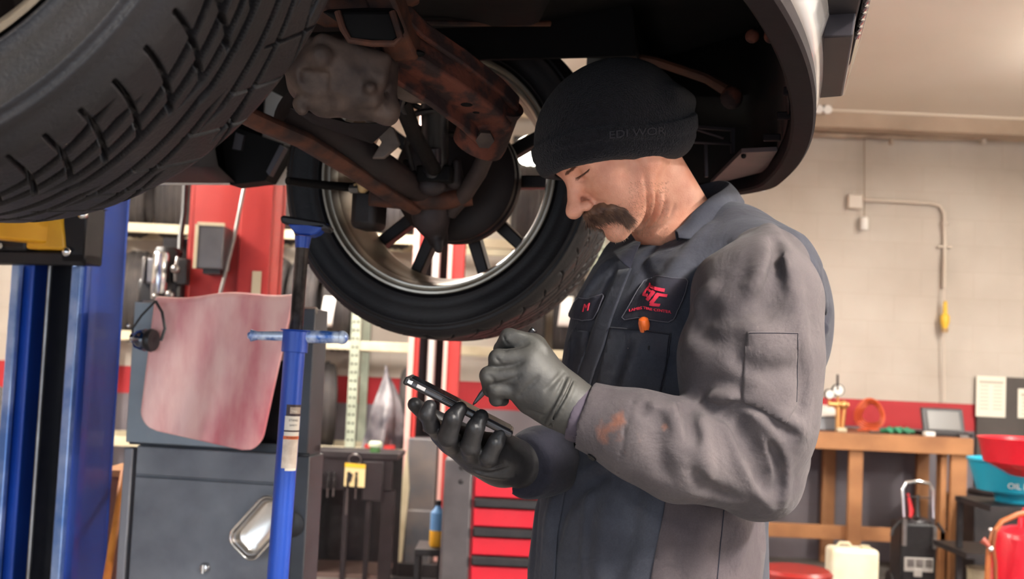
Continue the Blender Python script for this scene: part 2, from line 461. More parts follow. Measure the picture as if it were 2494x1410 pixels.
def sticker(px, py, w, h, Y):
    m = MB(); p = at(px, py, Y)
    def f(u, v): return (p.x+(u-.5)*w+.02*(v-.5), p.y+.10*(abs(v-.5)**2), p.z+(v-.5)*h)
    m.grid(f, 4, 8); return m
for t_, (px, py) in ((lab_t, (798, 758)), (lab2, (1378, 758))):
    s_ = obj('sticker', sticker(px, py, .085, .21, 7.885), M_white, None, solid=.002)
    off = Vector(s_.location)-Vector(t_.location); s_.parent = t_
    s_.location = Matrix.Rotation(-t_.rotation_euler.z, 3, 'Z') @ off; s_.rotation_euler = (0, 0, -t_.rotation_euler.z)

# ------------------------------------------------------------------ blue two-post lift column (far side of the raised car)
LD = Vector((cos(.2599), -sin(.2599), 0)); AD = Vector((sin(.2599), cos(.2599), 0))   # car length / axle directions
ZV = Vector((0, 0, 1))
def col_box(m, o, a0, a1, b0, b1, z0, z1):
    """box in the car-aligned frame: a along LD, b along AD"""
    P = []
    for z in (z0, z1):
        for a, b in ((a0, b0), (a1, b0), (a1, b1), (a0, b1)): P.append(Vector((o.x, o.y, z))+LD*a+AD*b)
    return m.hexa(P)
cb_ = at(207, 900, 3.15)
lift = thing('lift_post', 'tall blue two post lift column at the left with dark shaded channel and yellow arm', 'lift', (cb_.x, cb_.y, 0))
colm = MB()
wA, wB = .235, .16
col_box(colm, cb_, -.045, 0, 0, .012, 0, 3.3); col_box(colm, cb_, -.012, 0, 0, wB, 0, 3.3)
col_box(colm, cb_, -wA, -wA+.05, 0, .012, 0, 3.3); col_box(colm, cb_, -wA, -wA+.012, 0, wB, 0, 3.3)
col_box(colm, cb_, -wA, 0, wB-.012, wB, 0, 3.3)
obj('column', colm, M_blue, lift, bevel=.004)
ed = MB(); col_box(ed, cb_, -wA-.008, -wA+.018, -.02, 0, 0, 1.57); col_box(ed, cb_, -.05, -.022, -.02, 0, 0, 1.57)
obj('highlight_strip', ed, mat('pale_blue_highlight', '#a9bfe6', .3, .5, col2='#5b83c4', nscale=9), lift, bevel=.003)  # pale strips painted as the highlights on the column lips
ins = MB(); col_box(ins, cb_, -wA+.02, -.02, wB-.05, wB-.013, 0, 3.3)
obj('channel_shade', ins, M_blk, lift)  # black sheet standing for the shade inside the channel
for nm, a, b, r, M_ in (('chain', -.155, .03, .007, M_steel), ('hydraulic_cylinder', -.085, .05, .014, M_steel)):
    p = cb_+LD*a+AD*b
    obj(nm, MB().tube([(p.x, p.y, .02), (p.x, p.y, 2.9)], r, 10), M_, lift)
obj('base_plate', col_box(MB(), cb_, -wA-.1, .12, -.08, wB+.1, 0, .015), M_blue, lift)
# carriage and swing arm
cz = at(150, 640, 3.05).z
car_ = MB()
col_box(car_, cb_, -.46, .045, -.10, -.022, cz+.0, cz+.03); col_box(car_, cb_, -.03, .045, -.10, -.022, cz, cz+.155)
col_box(car_, cb_, -.46, .045, -.035, -.022, cz, cz+.155); col_box(car_, cb_, -.46, .045, -.10, -.022, cz+.15, cz+.17)
obj('carriage', car_, M_dark, lift, bevel=.006)
ar = MB()
zt = cz+.03
P = [cb_+LD*(-.13)+AD*(-.115), cb_+LD*(-.01)+AD*(-.105), cb_+LD*(-.02)+AD*(-.04), cb_+LD*(-.13)+AD*(-.04)]
ar.hexa([Vector((p.x, p.y, zt+.005)) for p in P]+[Vector((p.x, p.y, zt+.115)) for p in (P[0]+LD*.01, P[1]-LD*.02, P[2]-LD*.02, P[3]+LD*.01)])
# arm running to the car sill, towards the viewer and left
q0 = cb_+LD*(-.12)+AD*(-.10); q1 = cb_+LD*(-.30)+AD*(-.36)
ar.hexa([Vector((q.x, q.y, z)) for z in (zt+.02, zt+.10) for q in (q0, q0+LD*.06, q1+LD*.08+AD*.02, q1)])
obj('swing_arm', ar, M_yel, lift, bevel=.008)
ar2 = MB(); q2 = cb_+LD*(-.42)+AD*(-.11)
col_box(ar2, q2, -.2, .08, 0, .07, zt+.0, zt+.10)
obj('swing_arm', ar2, M_yel, lift, bevel=.008)
bl = MB()
for a, z in ((-.20, .04), (-.24, .07), (-.17, .09)):
    p = cb_+LD*a+AD*(-.105); bl.tube([(p.x, p.y, cz+z), (p.x-.005, p.y-.02, cz+z)], .008, 8)
for a, z in ((.02, .15), (.035, .13), (-.005, .03)):
    p = cb_+LD*a+AD*(-.105); bl.ball((p.x, p.y, cz+z), .014)
obj('bolt', bl, M_chrome, lift)
obj('adapter_block', col_box(MB(), cb_+LD*(-.19)+AD*(-.11), -.05, .06, 0, .08, zt+.0, zt+.10), M_dark, lift, bevel=.01)

# ------------------------------------------------------------------ red lift, nearer column (its back faces us)
rc = at(565, 600, 4.85)
rl = thing('lift_post', 'nearer red lift column with grey control box, behind the red rubber mat', 'lift', (rc.x, rc.y, 0))
x0, x1 = wx(456, 4.8, 600), wx(662, 4.8, 600); xm = wx(592, 4.8, 600)
m = MB().box((x0, 4.80, 0), (xm, 4.83, 3.31)); m.box((x0, 4.80, 0), (x0+.02, 5.0, 3.31)); m.box((xm-.01, 4.77, 0), (x1, 4.80, 3.31)); m.box((x1-.02, 4.78, 0), (x1, 5.05, 3.31)); m.box((x0, 4.97, 0), (x1, 5.0, 3.31))
obj('column', m, M_red, rl, bevel=.004)
a = at(481, 655, 4.7); b = at(552, 552, 4.7)
bx = obj('control_box', MB().box((a.x, 4.66, a.z), (b.x, 4.80, b.z)), mat('grey_enamel_box', '#5e5e62', .4, .3, col2='#4d4c50', nscale=5), rl, bevel=.006)
obj('box_edge', MB().box((a.x-.008, 4.655, a.z), (a.x+.006, 4.67, b.z)).box((a.x, 4.655, b.z-.004), (b.x, 4.675, b.z+.01)), M_cream, bx).location = (0, 0, 0)
obj('box_foot', MB().box((a.x+.03, 4.67, a.z-.02), (b.x-.01, 4.78, a.z)), M_blk, bx)
obj('safety_cable', MB().tube([at(598, 440, 4.72), at(570, 580, 4.7), at(534, 724, 4.69)], .008, 8), M_steel, rl)
obj('label', MB().box((wx(612, 4.76), 4.764, at(620, 716, 4.76).z), (wx(634, 4.76), 4.768, at(620, 660, 4.76).z)), M_cream, rl)
obj('power_cable', MB().tube([at(452, 430, 4.9), at(448, 520, 4.88), at(440, 575, 4.85), at(438, 620, 4.8)], .012, 8), M_blk, rl)
obj('base_plate', MB().box((x0-.1, 4.7, 0), (x1+.1, 5.15, .015)), M_red, rl)
# regulator / power unit left of the column
hp = at(400, 720, 4.75)
pu = thing('power_unit', 'black and chrome lift power unit left of the red column, above the grey cart', 'machine', (hp.x, hp.y, hp.z-.3))
def bxp(x0, y0, x1, y1, Y, d):
    a = at(x0, y1, Y); b = at(x1, y0, Y); return (a.x, Y, a.z), (b.x, Y+d, b.z)
obj('motor', MB().box(*bxp(352, 628, 378, 690, 4.72, .1)), mat('grey_motor', '#77777d', .5, .3), pu, bevel=.01)
t0, t1 = at(395, 735, 4.75), at(398, 602, 4.75)
obj('reservoir', MB().lathe([(.0, 0), (.05, 0), (.055, .01), (.055, t1.z-t0.z-.02), (.045, t1.z-t0.z), (0, t1.z-t0.z)], (t0.x, 4.78, t0.z), n=24), M_blk, pu)
obj('chrome_highlight', MB().lathe([(.028, .03), (.033, .04), (.033, .19), (.028, .2)], (wx(388, 4.7), 4.70, t0.z), n=20), M_chrome, pu)  # bright chrome cylinder stands for the white reflection on the reservoir
obj('motor_housing', MB().box(*bxp(330, 680, 440, 745, 4.74, .12)), M_blk, pu, bevel=.02)
obj('valve_block', MB().box(*bxp(428, 630, 456, 692, 4.70, .06)), M_dark, pu, bevel=.004)
p = at(427, 655, 4.66); kb = MB().ball(p, .019); kb.tube([p+Vector((0, .02, .05)), p, p+Vector((0, .01, -.05))], .007, 8)
obj('valve_knob', kb, M_steel, pu)
obj('end_cap', MB().box(*bxp(343, 625, 354, 688, 4.71, .08)), M_steel, pu, bevel=.004)
obj('mounting_bracket', MB().box((hp.x-.05, 4.85, hp.z-.05), (x0-.003, 4.9, hp.z+.25)), M_dark, pu)
obj('hose_fitting', MB().ball(at(413, 718, 4.68), .02), M_steel, pu)
obj('hose_fitting', MB().ball(at(378, 722, 4.68), .014).tube([at(372, 690, 4.68), at(372, 728, 4.68)], .008), M_steel, pu)

# ------------------------------------------------------------------ red lift, rear column (open side faces us)
YC = 7.3
def X7(px, py=1000): return at(px, py, YC).x
r2 = thing('lift_post', 'rear red lift column with open channel, standing behind the black tool cart', 'lift', (X7(1050), YC, 0))
xl, xr = X7(992), X7(1112)
m = MB().box((xl, YC, 0), (xl+.055, YC+.012, 3.31)); m.box((xl, YC, 0), (xl+.012, YC+.26, 3.31)); m.box((xr-.08, YC, 0), (xr, YC+.012, 3.31)); m.box((xr-.012, YC, 0), (xr, YC+.26, 3.31)); m.box((xl, YC+.25, 0), (xr, YC+.262, 3.31))
obj('column', m, M_red, r2, bevel=.003)
obj('edge_strip', MB().box((xl-.012, YC-.01, 0), (xl+.022, YC, 3.3)).box((xr-.10, YC-.01, 0), (xr-.075, YC, 3.3)), mat('pale_pink_edge', '#e9b9b0', .4), r2)  # paler strips along the channel edges
obj('channel_shade', MB().box((xl+.02, YC+.2, 0), (xr-.03, YC+.245, 3.3)), M_blk, r2)  # shade of the open channel, put in as a black sheet
obj('hydraulic_cylinder', MB().tube([(xl+.13, YC+.1, .9), (xl+.13, YC+.1, 3.0)], .026, 16), M_white, r2)
z0, z1 = .06, 1.05
obj('carriage', MB().box((xl+.02, YC-.05, z0), (xr-.11, YC+.15, .86)).box((xl+.03, YC-.10, z0), (xr-.12, YC-.05, .42)), mat('dusty_grey_carriage', '#52555c', .6, .3, col2='#6c6460', nscale=5), r2, bevel=.008)
obj('arm_guard', MB().prism([(xl-.02, YC-.11, .1), (xl+.02, YC-.11, .1), (xl+.045, YC-.11, .55), (xl+.02, YC-.11, .8), (xl+.0, YC-.11, .6)], (0, .03, 0)), M_cream, r2)
obj('base_plate', MB().box((xl-.03, YC-.2, 0), (xr+.08, YC+.35, .02)).box((xl, YC-.14, .02), (xr, YC-.02, .10)), M_dark, r2, bevel=.004)

# ------------------------------------------------------------------ machine under a grey plastic cover behind the cart
pb = at(940, 890, 7.75)
cv = thing('covered_machine', 'shop machine under a grey translucent plastic cover behind the black cart', 'machine', (pb.x, 7.75, 0))
def cover(u, v):
    a = u*2*pi; h = v; rr = [.006, .02, .055, .085, .11, .125, .125, .13, .13]
    i = min(h*8, 7.999); k = int(i); r = rr[k]+(rr[k+1]-rr[k])*(i-k)
    r = r*.86; r *= 1+.16*sin(5*a+3*h)+.10*sin(9*a-4*h)*h
    return (pb.x+r*cos(a)+.02*sin(3*h), 7.75+r*sin(a), pb.z-h*(pb.z-.75))
obj('plastic_cover', MB().grid(cover, 48, 24, True), mat('grey_plastic_film', '#817d80', .35, col2='#46444a', nscale=7, c_lo=.4), cv)
obj('pedestal', MB().box((pb.x-.11, 7.70, 0), (pb.x+.03, 7.86, .78)), M_dark, cv, bevel=.02)
obj('red_shelf', MB().box((pb.x-.10, 7.62, at(940, 1110, 7.6).z), (pb.x+.10, 7.66, at(940, 1085, 7.6).z)), M_red, cv)

# ------------------------------------------------------------------ black tool cart with hanging screwdrivers
YT = 6.6
def X6(px): return at(px, 1200, YT).x
zt_ = at(860, 1108, YT).z; zb_ = 0
cx0, cx1 = X6(752), X6(962)
ct = thing('tool_cart', 'black steel tool cart with open front and hanging screwdrivers, centre left', 'cart', ((cx0+cx1)/2, YT, 0))
M_cart = mat('dark_cart_steel', '#2b2529', .5, .3, col2='#1f1b1f', nscale=6)
obj('top_tray', MB().box((cx0-.01, YT-.02, zt_-.02), (cx1+.01, YT+.45, zt_+.006)).box((cx0-.01, YT-.02, zt_), (cx1+.01, YT-.005, zt_+.02)), M_cart, ct, bevel=.004)
obj('front_panel', MB().box((cx0, YT-.01, zt_-.20), (cx1-.02, YT+.01, zt_-.02)).box((X6(883), YT-.03, zt_-.25), (X6(932), YT-.01, zt_-.03)), M_cart, ct, bevel=.004)
obj('back_panel', MB().box((cx0, YT+.42, .05), (cx1, YT+.44, zt_)), M_blk, ct)
obj('left_panel', MB().box((cx0, YT, .05), (cx0+.015, YT+.44, zt_)), M_cart, ct)
for xa, xb in ((cx0, cx0+.045), (X6(838), X6(850)), (X6(893), X6(905)), (cx1-.075, cx1)):
    obj('post', MB().box((xa, YT-.01, .0), (xb, YT+.02, zt_-.19)), M_cart, ct)
obj('shelf', MB().box((cx0, YT, .10), (cx1-.03, YT+.43, .125)), mat('tan_shelf', '#5b4a45', .6), ct)
for px, ty in ((783, 1245), (800, 1212), (814, 1210), (848, 1255), (868, 1216)):
    zt2 = at(px, 1190, YT-.05).z
    s = thing('screwdriver', 'screwdriver with dark handle hanging on the front of the black tool cart', 'screwdriver', (X6(px), YT-.035, zt2), 'screwdrivers on the black cart')
    obj('handle', MB().lathe([(.004, 0), (.010, .008), (.011, .05), (.008, .07), (.010, .09), (0, .095)], (X6(px), YT-.035, zt2), n=10), M_blk, s)
    obj('shaft', MB().tube([(X6(px), YT-.035, zt2), (X6(px), YT-.035, at(px, ty, YT-.05).z)], .0045, 6), M_steel, s)
pt = at(863, 1157, YT-.06)
tg = thing('price_tag', 'yellow and cream paper tag hanging by a ring on the black tool cart', 'tag', pt)
def tagpoly(w, h0, h1, Y): return [(pt.x-w, Y, pt.z+h0), (pt.x+w, Y, pt.z+h0-.004), (pt.x+w, Y, pt.z+h1-.006), (pt.x-w, Y, pt.z+h1)]
obj('card', MB().prism(tagpoly(.058, -.065, .065, YT-.04), (0, .003, 0)), mat('cream_card', '#e3cf9a', .6), tg)
obj('yellow_band', MB().prism(tagpoly(.058, .042, .065, YT-.043), (0, .003, 0)), mat('yellow_print', '#e8b92c', .5), tg)
obj('print', MB().prism([(pt.x-.045, YT-.0435, pt.z-.03), (pt.x-.02, YT-.0435, pt.z-.045), (pt.x-.01, YT-.0435, pt.z), (pt.x-.035, YT-.0435, pt.z+.02)], (0, .003, 0)), M_dark, tg)
obj('ring', MB().tube([(pt.x+.035*cos(t)-.005, YT-.04, pt.z+.085+.03*sin(t)) for t in np.linspace(0, 2*pi, 16)[:-1]], .003, 6, closed=True), M_steel, tg)
pg = at(913, 1106, YT+.15)
bt = thing('spray_can', 'small white can with green cap on top of the black tool cart', 'can', (pg.x, YT+.15, zt_))
obj('can_body', MB().lathe([(0, 0), (.028, 0), (.03, .01), (.03, .03), (.02, .045), (0, .046)], (pg.x, YT+.15, zt_+.006), n=16), mat('green_can', '#3c6a35', .4), bt)
obj('cap', MB().lathe([(.022, .04), (.04, .042), (.04, .062), (.03, .072), (0, .074)], (pg.x, YT+.15, zt_), n=16), mat('pale_green_cap', '#c3cfb4', .4), bt)

# ------------------------------------------------------------------ red roller tool chest behind the hands
YD = 5.0
def X5(px, py=1250): return at(px, py, YD).x
zc = at(1120, 1118, YD).z
ch0, ch1 = X5(1077), X5(1077)+.95
tc = thing('tool_chest', 'red roller tool chest with black drawer pulls and grey corner post, behind the phone hand', 'tool chest', ((ch0+ch1)/2, YD, 0))
obj('body', MB().box((ch0+.11, YD+.01, .12), (ch1, YD+.5, zc)), M_redcab, tc, bevel=.008)
obj('corner_post', MB().box((ch0, YD-.012, .1), (ch0+.125, YD+.5, zc)), mat('grey_post', '#5a5658', .5, .3, col2='#4c484b', nscale=8), tc, bevel=.012)
pbt = MB()
for z in (zc-.035, zc-.095): pbt.lathe([(0, 0), (.010, 0), (.010, .004), (.005, .006), (0, .006)], (ch0+.075, YD-.012, z), (0, -1, 0), 12)
obj('bolt', pbt, M_dark, tc)
ys = [1130, 1212, 1283, 1353, 1424]
for i in range(4):
    za = at(1200, ys[i+1]+2, YD).z; zb2 = at(1200, ys[i], YD).z
    d = obj('drawer', MB().box((ch0+.135, YD-.012, za+.006), (ch1-.03, YD+.02, zb2-.045 if i else zb2)), M_redcab, tc, bevel=.004)
    if i: obj('pull', MB().box((ch0+.135, YD-.03, zb2-.042), (ch1-.03, YD, zb2)), M_blk, d, bevel=.008).location = (0, 0, 0)
for za, zb2 in ((.14, .378),):
    d = obj('drawer', MB().box((ch0+.135, YD-.012, za), (ch1-.03, YD+.02, zb2-.045)), M_redcab, tc, bevel=.004)
    obj('pull', MB().box((ch0+.135, YD-.03, zb2-.042), (ch1-.03, YD, zb2)), M_blk, d, bevel=.008)
for x in (ch0+.08, ch1-.08):
    for y in (YD+.08, YD+.42): obj('caster', MB().lathe([(0, -.015), (.05, -.015), (.055, 0), (.05, .015), (0, .015)], (x, y, .055), (1, 0, 0), 20), M_blk, tc)
# spray bottle on the floor cart beside it
pz = at(1063, 1330, 5.25)
bo = thing('bottle', 'blue and yellow plastic bottle left of the red tool chest', 'bottle', (pz.x, 5.25, pz.z))
obj('lower_body', MB().lathe([(0, 0), (.03, 0), (.034, .01), (.034, .07), (.03, .075)], (pz.x, 5.25, pz.z), n=18), mat('yellow_bottle', '#e0a92d', .4), bo)
obj('upper_body', MB().lathe([(.033, .072), (.033, .15), (.016, .17), (.012, .185)], (pz.x, 5.25, pz.z), n=18), mat('blue_bottle', '#5e94c8', .4), bo)
obj('cap', MB().lathe([(.014, .183), (.014, .205), (0, .207)], (pz.x, 5.25, pz.z), n=14), M_blk, bo)
sb = thing('step_stool', 'small dark step stool carrying the blue and yellow bottle', 'stool', (pz.x, 5.25, 0))
obj('top', MB().box((pz.x-.09, 5.15, pz.z-.03), (pz.x+.028, 5.4, pz.z)), M_dark, sb, bevel=.004)
for dx in (-.08, .022):
    for y in (5.17, 5.38): obj('leg', MB().box((pz.x+dx-.01, y-.01, 0), (pz.x+dx+.01, y+.01, pz.z-.03)), M_dark, sb)

# ------------------------------------------------------------------ grey shop cart carrying the rubber mat
th = radians(9); CD = Vector((cos(th), -sin(th), 0)); CN = Vector((-sin(th), -cos(th), 0))   # along its face / out of its face
c0 = at(306, 1080, 3.12)
def cpl(px, py, off=0): return onplane(px, py, c0+CN*off, CN)
def cart_u(p): return (p-c0).dot(CD)
zmid = c0.z; uR = cart_u(cpl(752, 1200))
zTop = cpl(330, 735).z
sc = thing('shop_cart', 'grey metal shop cabinet draped with the red mat, left of the jack stand', 'cabinet', (c0+CD*uR/2-CN*.2).to_tuple()[:2]+(0,))
def cbox(m, u0, u1, d0, d1, z0, z1):
    P = []
    for z in (z0, z1):
        for u, d in ((u0, d0), (u1, d0), (u1, d1), (u0, d1)): P.append(Vector((c0.x, c0.y, z))+CD*u-CN*d)
    return m.hexa(P)
obj('base_cabinet', cbox(MB(), .03, uR-.01, .006, .11, .08, zmid-.003), M_greycab, sc, bevel=.004)
obj('lower_door', cbox(MB(), .035, uR-.045, -.004, .01, .12, zmid-.085), M_greycab, sc, bevel=.003)
obj('top_rail', cbox(MB(), .035, uR-.045, -.004, .01, zmid-.08, zmid-.004), M_greycab, sc, bevel=.003)
obj('corner_post', cbox(MB(), 0, .025, -.008, .03, .0, zmid-.01), mat('pale_grey_post', '#84848a', .5, .3), sc, bevel=.004)
obj('corner_post', cbox(MB(), uR-.04, uR, -.008, .11, .0, zmid-.004), M_greycab2, sc, bevel=.004)
obj('panel', cbox(MB(), .0, .33, -.002, .02, zmid+.004, zTop), mat('light_grey_panel', '#8d979f', .45, .2, col2='#7b858e', nscale=5), sc, bevel=.003)
obj('rear_panel', cbox(MB(), .02, uR-.02, .09, .11, zmid, zTop), M_blk, sc)
obj('side_panel', cbox(MB(), uR-.055, uR-.01, .0, .11, zmid, zTop), M_greycab2, sc, bevel=.003)
obj('side_panel', cbox(MB(), 0.0, .02, .02, .11, zmid, zTop), M_greycab2, sc)
obj('shelf', cbox(MB(), .0, uR-.01, .02, .11, zmid-.003, zmid+.02), M_greycab2, sc)
obj('top_bar', MB().tube([Vector((c0.x, c0.y, zTop-.004))+CD*.02-CN*.01, Vector((c0.x, c0.y, zTop-.004))+CD*(uR-.01)-CN*.01], .009, 10), M_steel, sc)
sm_ = MB()
for x in range(5):
    u = .06+x*.1
# chrome fixings on the door
p = cpl(498, 1383, .012); kn = MB().lathe([(0, .0), (.012, 0), (.014, .008), (.010, .016), (.004, .018), (0, .018)], p-CN*.008, CN, 14)
kn.tube([p+CN*.012-ZV*.012, p+CN*.012+ZV*.010], .005, 8)
obj('door_knob', kn, M_chrome, sc)
p = cpl(712, 1276, .004)
obj('cable_grommet', MB().lathe([(0, 0), (.034, 0), (.034, .008), (.02, .014), (0, .014)], p, CN, 24), M_blk, sc)
obj('grommet_pin', MB().ball(p+CN*.018-CD*.004, .010), M_chrome, sc)
# red rubber mat draped over the top bar
mat_pts = {'tl': (376, 732), 'tr': (716, 724), 'bl': (338, 1040), 'br': (634, 1106)}
M_mat = mat('red_rubber_mat', '#f8cbc4', .5, col2='#d67a82', nscale=5.5, detail=7, c_lo=.40, c_hi=.66, bump=.3, bscale=35, stretch=(1.6, 1.6, .55))
def mat_surf(u, v):
    a = Vector(mat_pts['tl']).lerp(Vector(mat_pts['tr']), u); b = Vector(mat_pts['bl']).lerp(Vector(mat_pts['br']), u)
    q = a.lerp(b, v)
    off = .022+.016*sin(u*7.5+1.2*v+.5)*min(1, v*2+.15)+.02*math.exp(-((u-.62+.12*v)/.10)**2)*v+.012*v
    # rounded lower corners
    return q, off
mb = MB(); nu, nv = 60, 70; k = 0; ids = {}
for i in range(nu+1):
    for j in range(nv+1):
        u, v = i/nu, j/nv; wpx, hpx, R_ = 320, 345, 48; dv = (1-v)*hpx       # rounded lower corners
        ins_ = R_-math.sqrt(max(0, R_*R_-(R_-dv)**2)) if dv < R_ else 0
        u = (ins_+u*(wpx-2*ins_))/wpx; q, off = mat_surf(u, v)
        ids[i, j] = len(mb.v); mb.v.append(cpl(q.x, q.y+5*sin(u*9)*(1-v), off))
for i in range(nu):
    for j in range(nv):
        c = [ids.get(t) for t in ((i, j), (i+1, j), (i+1, j+1), (i, j+1))]; c = [x for x in c if x is not None]
        if len(c) >= 3: mb.f.append(tuple(c))
# part folded over behind the bar
top = [mb.v[ids[i, 0]] for i in range(nu+1)]
prev = [ids[i, 0] for i in range(nu+1)]
for dz, dd in ((.010, .008), (.014, .028), (.004, .048), (-.08, .056), (-.16, .06)):
    cur = []
    for i in range(nu+1): cur.append(len(mb.v)); mb.v.append(top[i]+ZV*dz-CN*dd)
    for i in range(nu): mb.f.append((prev[i], prev[i+1], cur[i+1], cur[i]))
    prev = cur
fm = obj('rubber_mat', mb, M_mat, None, solid=.004)
tag(fm, 'faded red rubber work mat hanging over the front of the grey cabinet', 'mat')
# magnetic parts dish stuck on the door
pc = cpl(643, 1281, .012); ang = radians(50)
e1 = (CD*cos(ang)+ZV*sin(ang)).normalized(); e2 = CN.cross(e1).normalized()
dish = thing('parts_tray', 'tilted stainless magnetic parts tray stuck to the grey cabinet door', 'tray', pc)
def rr_ring(w, h, r, n=8):
    out = []
    for cx, cy, a0 in ((w-r, h-r, 0), (-w+r, h-r, 90), (-w+r, -h+r, 180), (w-r, -h+r, 270)):
        for i in range(n+1):
            a = radians(a0+90*i/n); out.append((cx+r*cos(a), cy+r*sin(a)))
    return out
def ringed(levels, cen, a1, a2, nrm, capped=True):
    m = MB(); n = None
    for w, h, r, d in levels:
        ring = rr_ring(w, h, r); n = len(ring); m.v += [cen+a1*x+a2*y+nrm*d for x, y in ring]
    for k in range(len(levels)-1):
        for i in range(n): m.f.append((k*n+i, k*n+(i+1) % n, (k+1)*n+(i+1) % n, (k+1)*n+i))
    if capped: m.f.append(tuple((len(levels)-1)*n+i for i in range(n)))
    return m
W2, H2 = .082, .048
obj('tray_shell', ringed([(W2-.02, H2-.02, .02, .004), (W2-.012, H2-.012, .026, .010), (W2-.006, H2-.006, .028, .028), (W2, H2, .03, .034), (W2+.003, H2+.003, .03, .033), (W2, H2, .03, .029), (W2-.009, H2-.009, .026, .027), (W2-.014, H2-.014, .026, .014), (W2-.022, H2-.022, .02, .008)][::-1][2:], pc, e1, e2, CN, False), M_steel, dish)
obj('tray_floor', ringed([(W2-.008, H2-.008, .026, .028), (W2-.014, H2-.014, .024, .010), (W2-.024, H2-.024, .02, .006)], pc, e1, e2, CN), mat('polished_tray', '#d8d2cb', .2, .85), dish)
obj('tray_rim', MB().tube([pc+e1*x+e2*y+CN*.033 for x, y in rr_ring(W2, H2, .03)], .0035, 8, closed=True), M_chrome, dish)
# ear defenders hanging from the corner
eh = cpl(379, 733, .03)
em = thing('ear_defenders', 'dark blue ear defenders hanging by their thin band from the cabinet corner', 'ear defenders', eh)
L1 = [cpl(379, 733, .055), cpl(345, 768, .056), cpl(323, 800, .056), cpl(322, 835, .058)]
obj('headband', MB().tube(L1, .0032, 8).tube([cpl(379, 733, .055), cpl(395, 760, .06), cpl(402, 800, .065), cpl(392, 830, .068)], .004, 8), M_blk, em)
cc = cpl(352, 828, .068)
ax = (CD*.95+CN*.1).normalized()
obj('ear_cup', MB().lathe([(0, -.03), (.014, -.03), (.024, -.022), (.028, -.008), (.03, .002), (.026, .008), (.022, .012)], cc, ax, 28), mat('navy_gloss_plastic', '#10203c', .15, coat=1), em)
obj('ear_cushion', MB().lathe([(.022, .010), (.029, .012), (.031, .02), (.028, .028), (.016, .03), (0, .024)], cc, ax, 28), M_blk, em)
obj('cup_cap', MB().lathe([(.006, -.04), (.013, -.038), (.014, -.026), (.01, -.02)], cc+ZV*.004, ax, 16), M_chrome, em)
obj('band_ball', MB().ball(cpl(313, 793, .04), .006), M_chrome, em)

# objects left of the cabinet
p = at(300, 1103, 3.5); wn = MB().lathe([(0, 0), (.006, 0), (.012, .012), (.020, .02), (.022, .08), (0, .085)], p-Vector((.022, 0, 0)), (1, 0, .05), 16)
q = thing('storage_bin', 'low wooden crate behind the left side of the grey cabinet', 'crate', (p.x+.02, 3.75, 0))
obj('crate_body', MB().box((p.x-.10, 3.62, 0), (p.x+.05, 3.95, p.z-.07)), M_wooddark, q, bevel=.004)
obj('crate_lip', MB().box((p.x-.11, 3.61, p.z-.085), (p.x+.05, 3.96, p.z-.065)), M_wood, q)
w_ = obj('spray_nozzle', wn, M_white, None); w_.name = 'spray_bottle'
w_.data.transform(Matrix.Identity(4)); tag(w_, 'white plastic bottle lying at the left edge of the grey cabinet', 'bottle')
w_.location = w_.location+Vector((0, .18, -.045))
bh = MB().tube([at(302, 1150, 3.35), at(262, 1400, 3.1), at(250, 1470, 3.05)], .011, 10)
tag(obj('broom_handle', bh, mat('orange_wood', '#d98a3c', .5, col2='#b4652a', nscale=9), None), 'orange wooden broom handle leaning between the blue post and grey cabinet', 'broom')

# ------------------------------------------------------------------ workbench on the right
YW = 7.9
def X8(px, py=1080): return at(px, py, YW).x
bz = at(2200, 1060, YW).z
bx0, bx1 = X8(1700), X8(2366)
wb = thing('workbench', 'pine lumber workbench against the back wall behind the mechanic', 'workbench', ((bx0+bx1)/2, 8.28, 0))
obj('top', MB().box((bx0, YW, bz-.02), (bx1, 8.66, bz)), M_wooddark, wb, bevel=.002)
obj('front_apron', MB().box((bx0, YW-.04, bz-.115), (bx1, YW, bz-.003)), M_wood, wb, bevel=.004)
obj('side_apron', MB().box((bx1-.04, YW, bz-.115), (bx1, 8.62, bz-.02)), M_wood, wb)
def leg(x0, x1, y0, y1): obj('leg', MB().box((x0, y0, 0), (x1, y1, bz-.02)), M_wood, wb, bevel=.004)
leg(X8(2070), X8(2070)+.095, YW, YW+.045); leg(X8(2070), X8(2070)+.095, 8.55, 8.6)
leg(X8(2318), X8(2318)+.11, YW, YW+.045); leg(X8(2297, 1200), X8(2297)+.05, YW+.045, YW+.14); leg(X8(2318), X8(2318)+.09, 8.55, 8.6); leg(X8(1750), X8(1750)+.09, YW, YW+.045)
zs = at(2000, 1296, YW+.06).z
obj('stretcher', MB().box((bx0, YW+.045, zs-.045), (bx1-.1, YW+.09, zs+.05)), M_wood, wb, bevel=.003)
# things on the bench
p = at(2010, 1040, 8.15); pr = thing('printer', 'small grey and white printer on the workbench beside the mechanic sleeve', 'printer', (p.x-.06, 8.25, bz))
x0, x1 = at(1925, 1040, 8.1).x, at(2042, 1040, 8.1).x
obj('lower_case', MB().hexa([(x0, 8.08, bz), (x1, 8.08, bz), (x1+.02, 8.4, bz), (x0, 8.4, bz), (x0, 8.1, bz+.08), (x1, 8.1, bz+.10), (x1+.02, 8.4, bz+.10), (x0, 8.4, bz+.08)]), mat('grey_printer_case', '#6f7278', .4), pr, bevel=.01)
obj('lid', MB().hexa([(x0, 8.07, bz+.08), (x1, 8.09, bz+.105), (x1+.02, 8.4, bz+.105), (x0, 8.4, bz+.08), (x0, 8.14, bz+.19), (x1-.02, 8.16, bz+.165), (x1, 8.4, bz+.17), (x0, 8.4, bz+.19)]), M_white, pr, bevel=.006)
p = at(2040, 1045, 8.0)
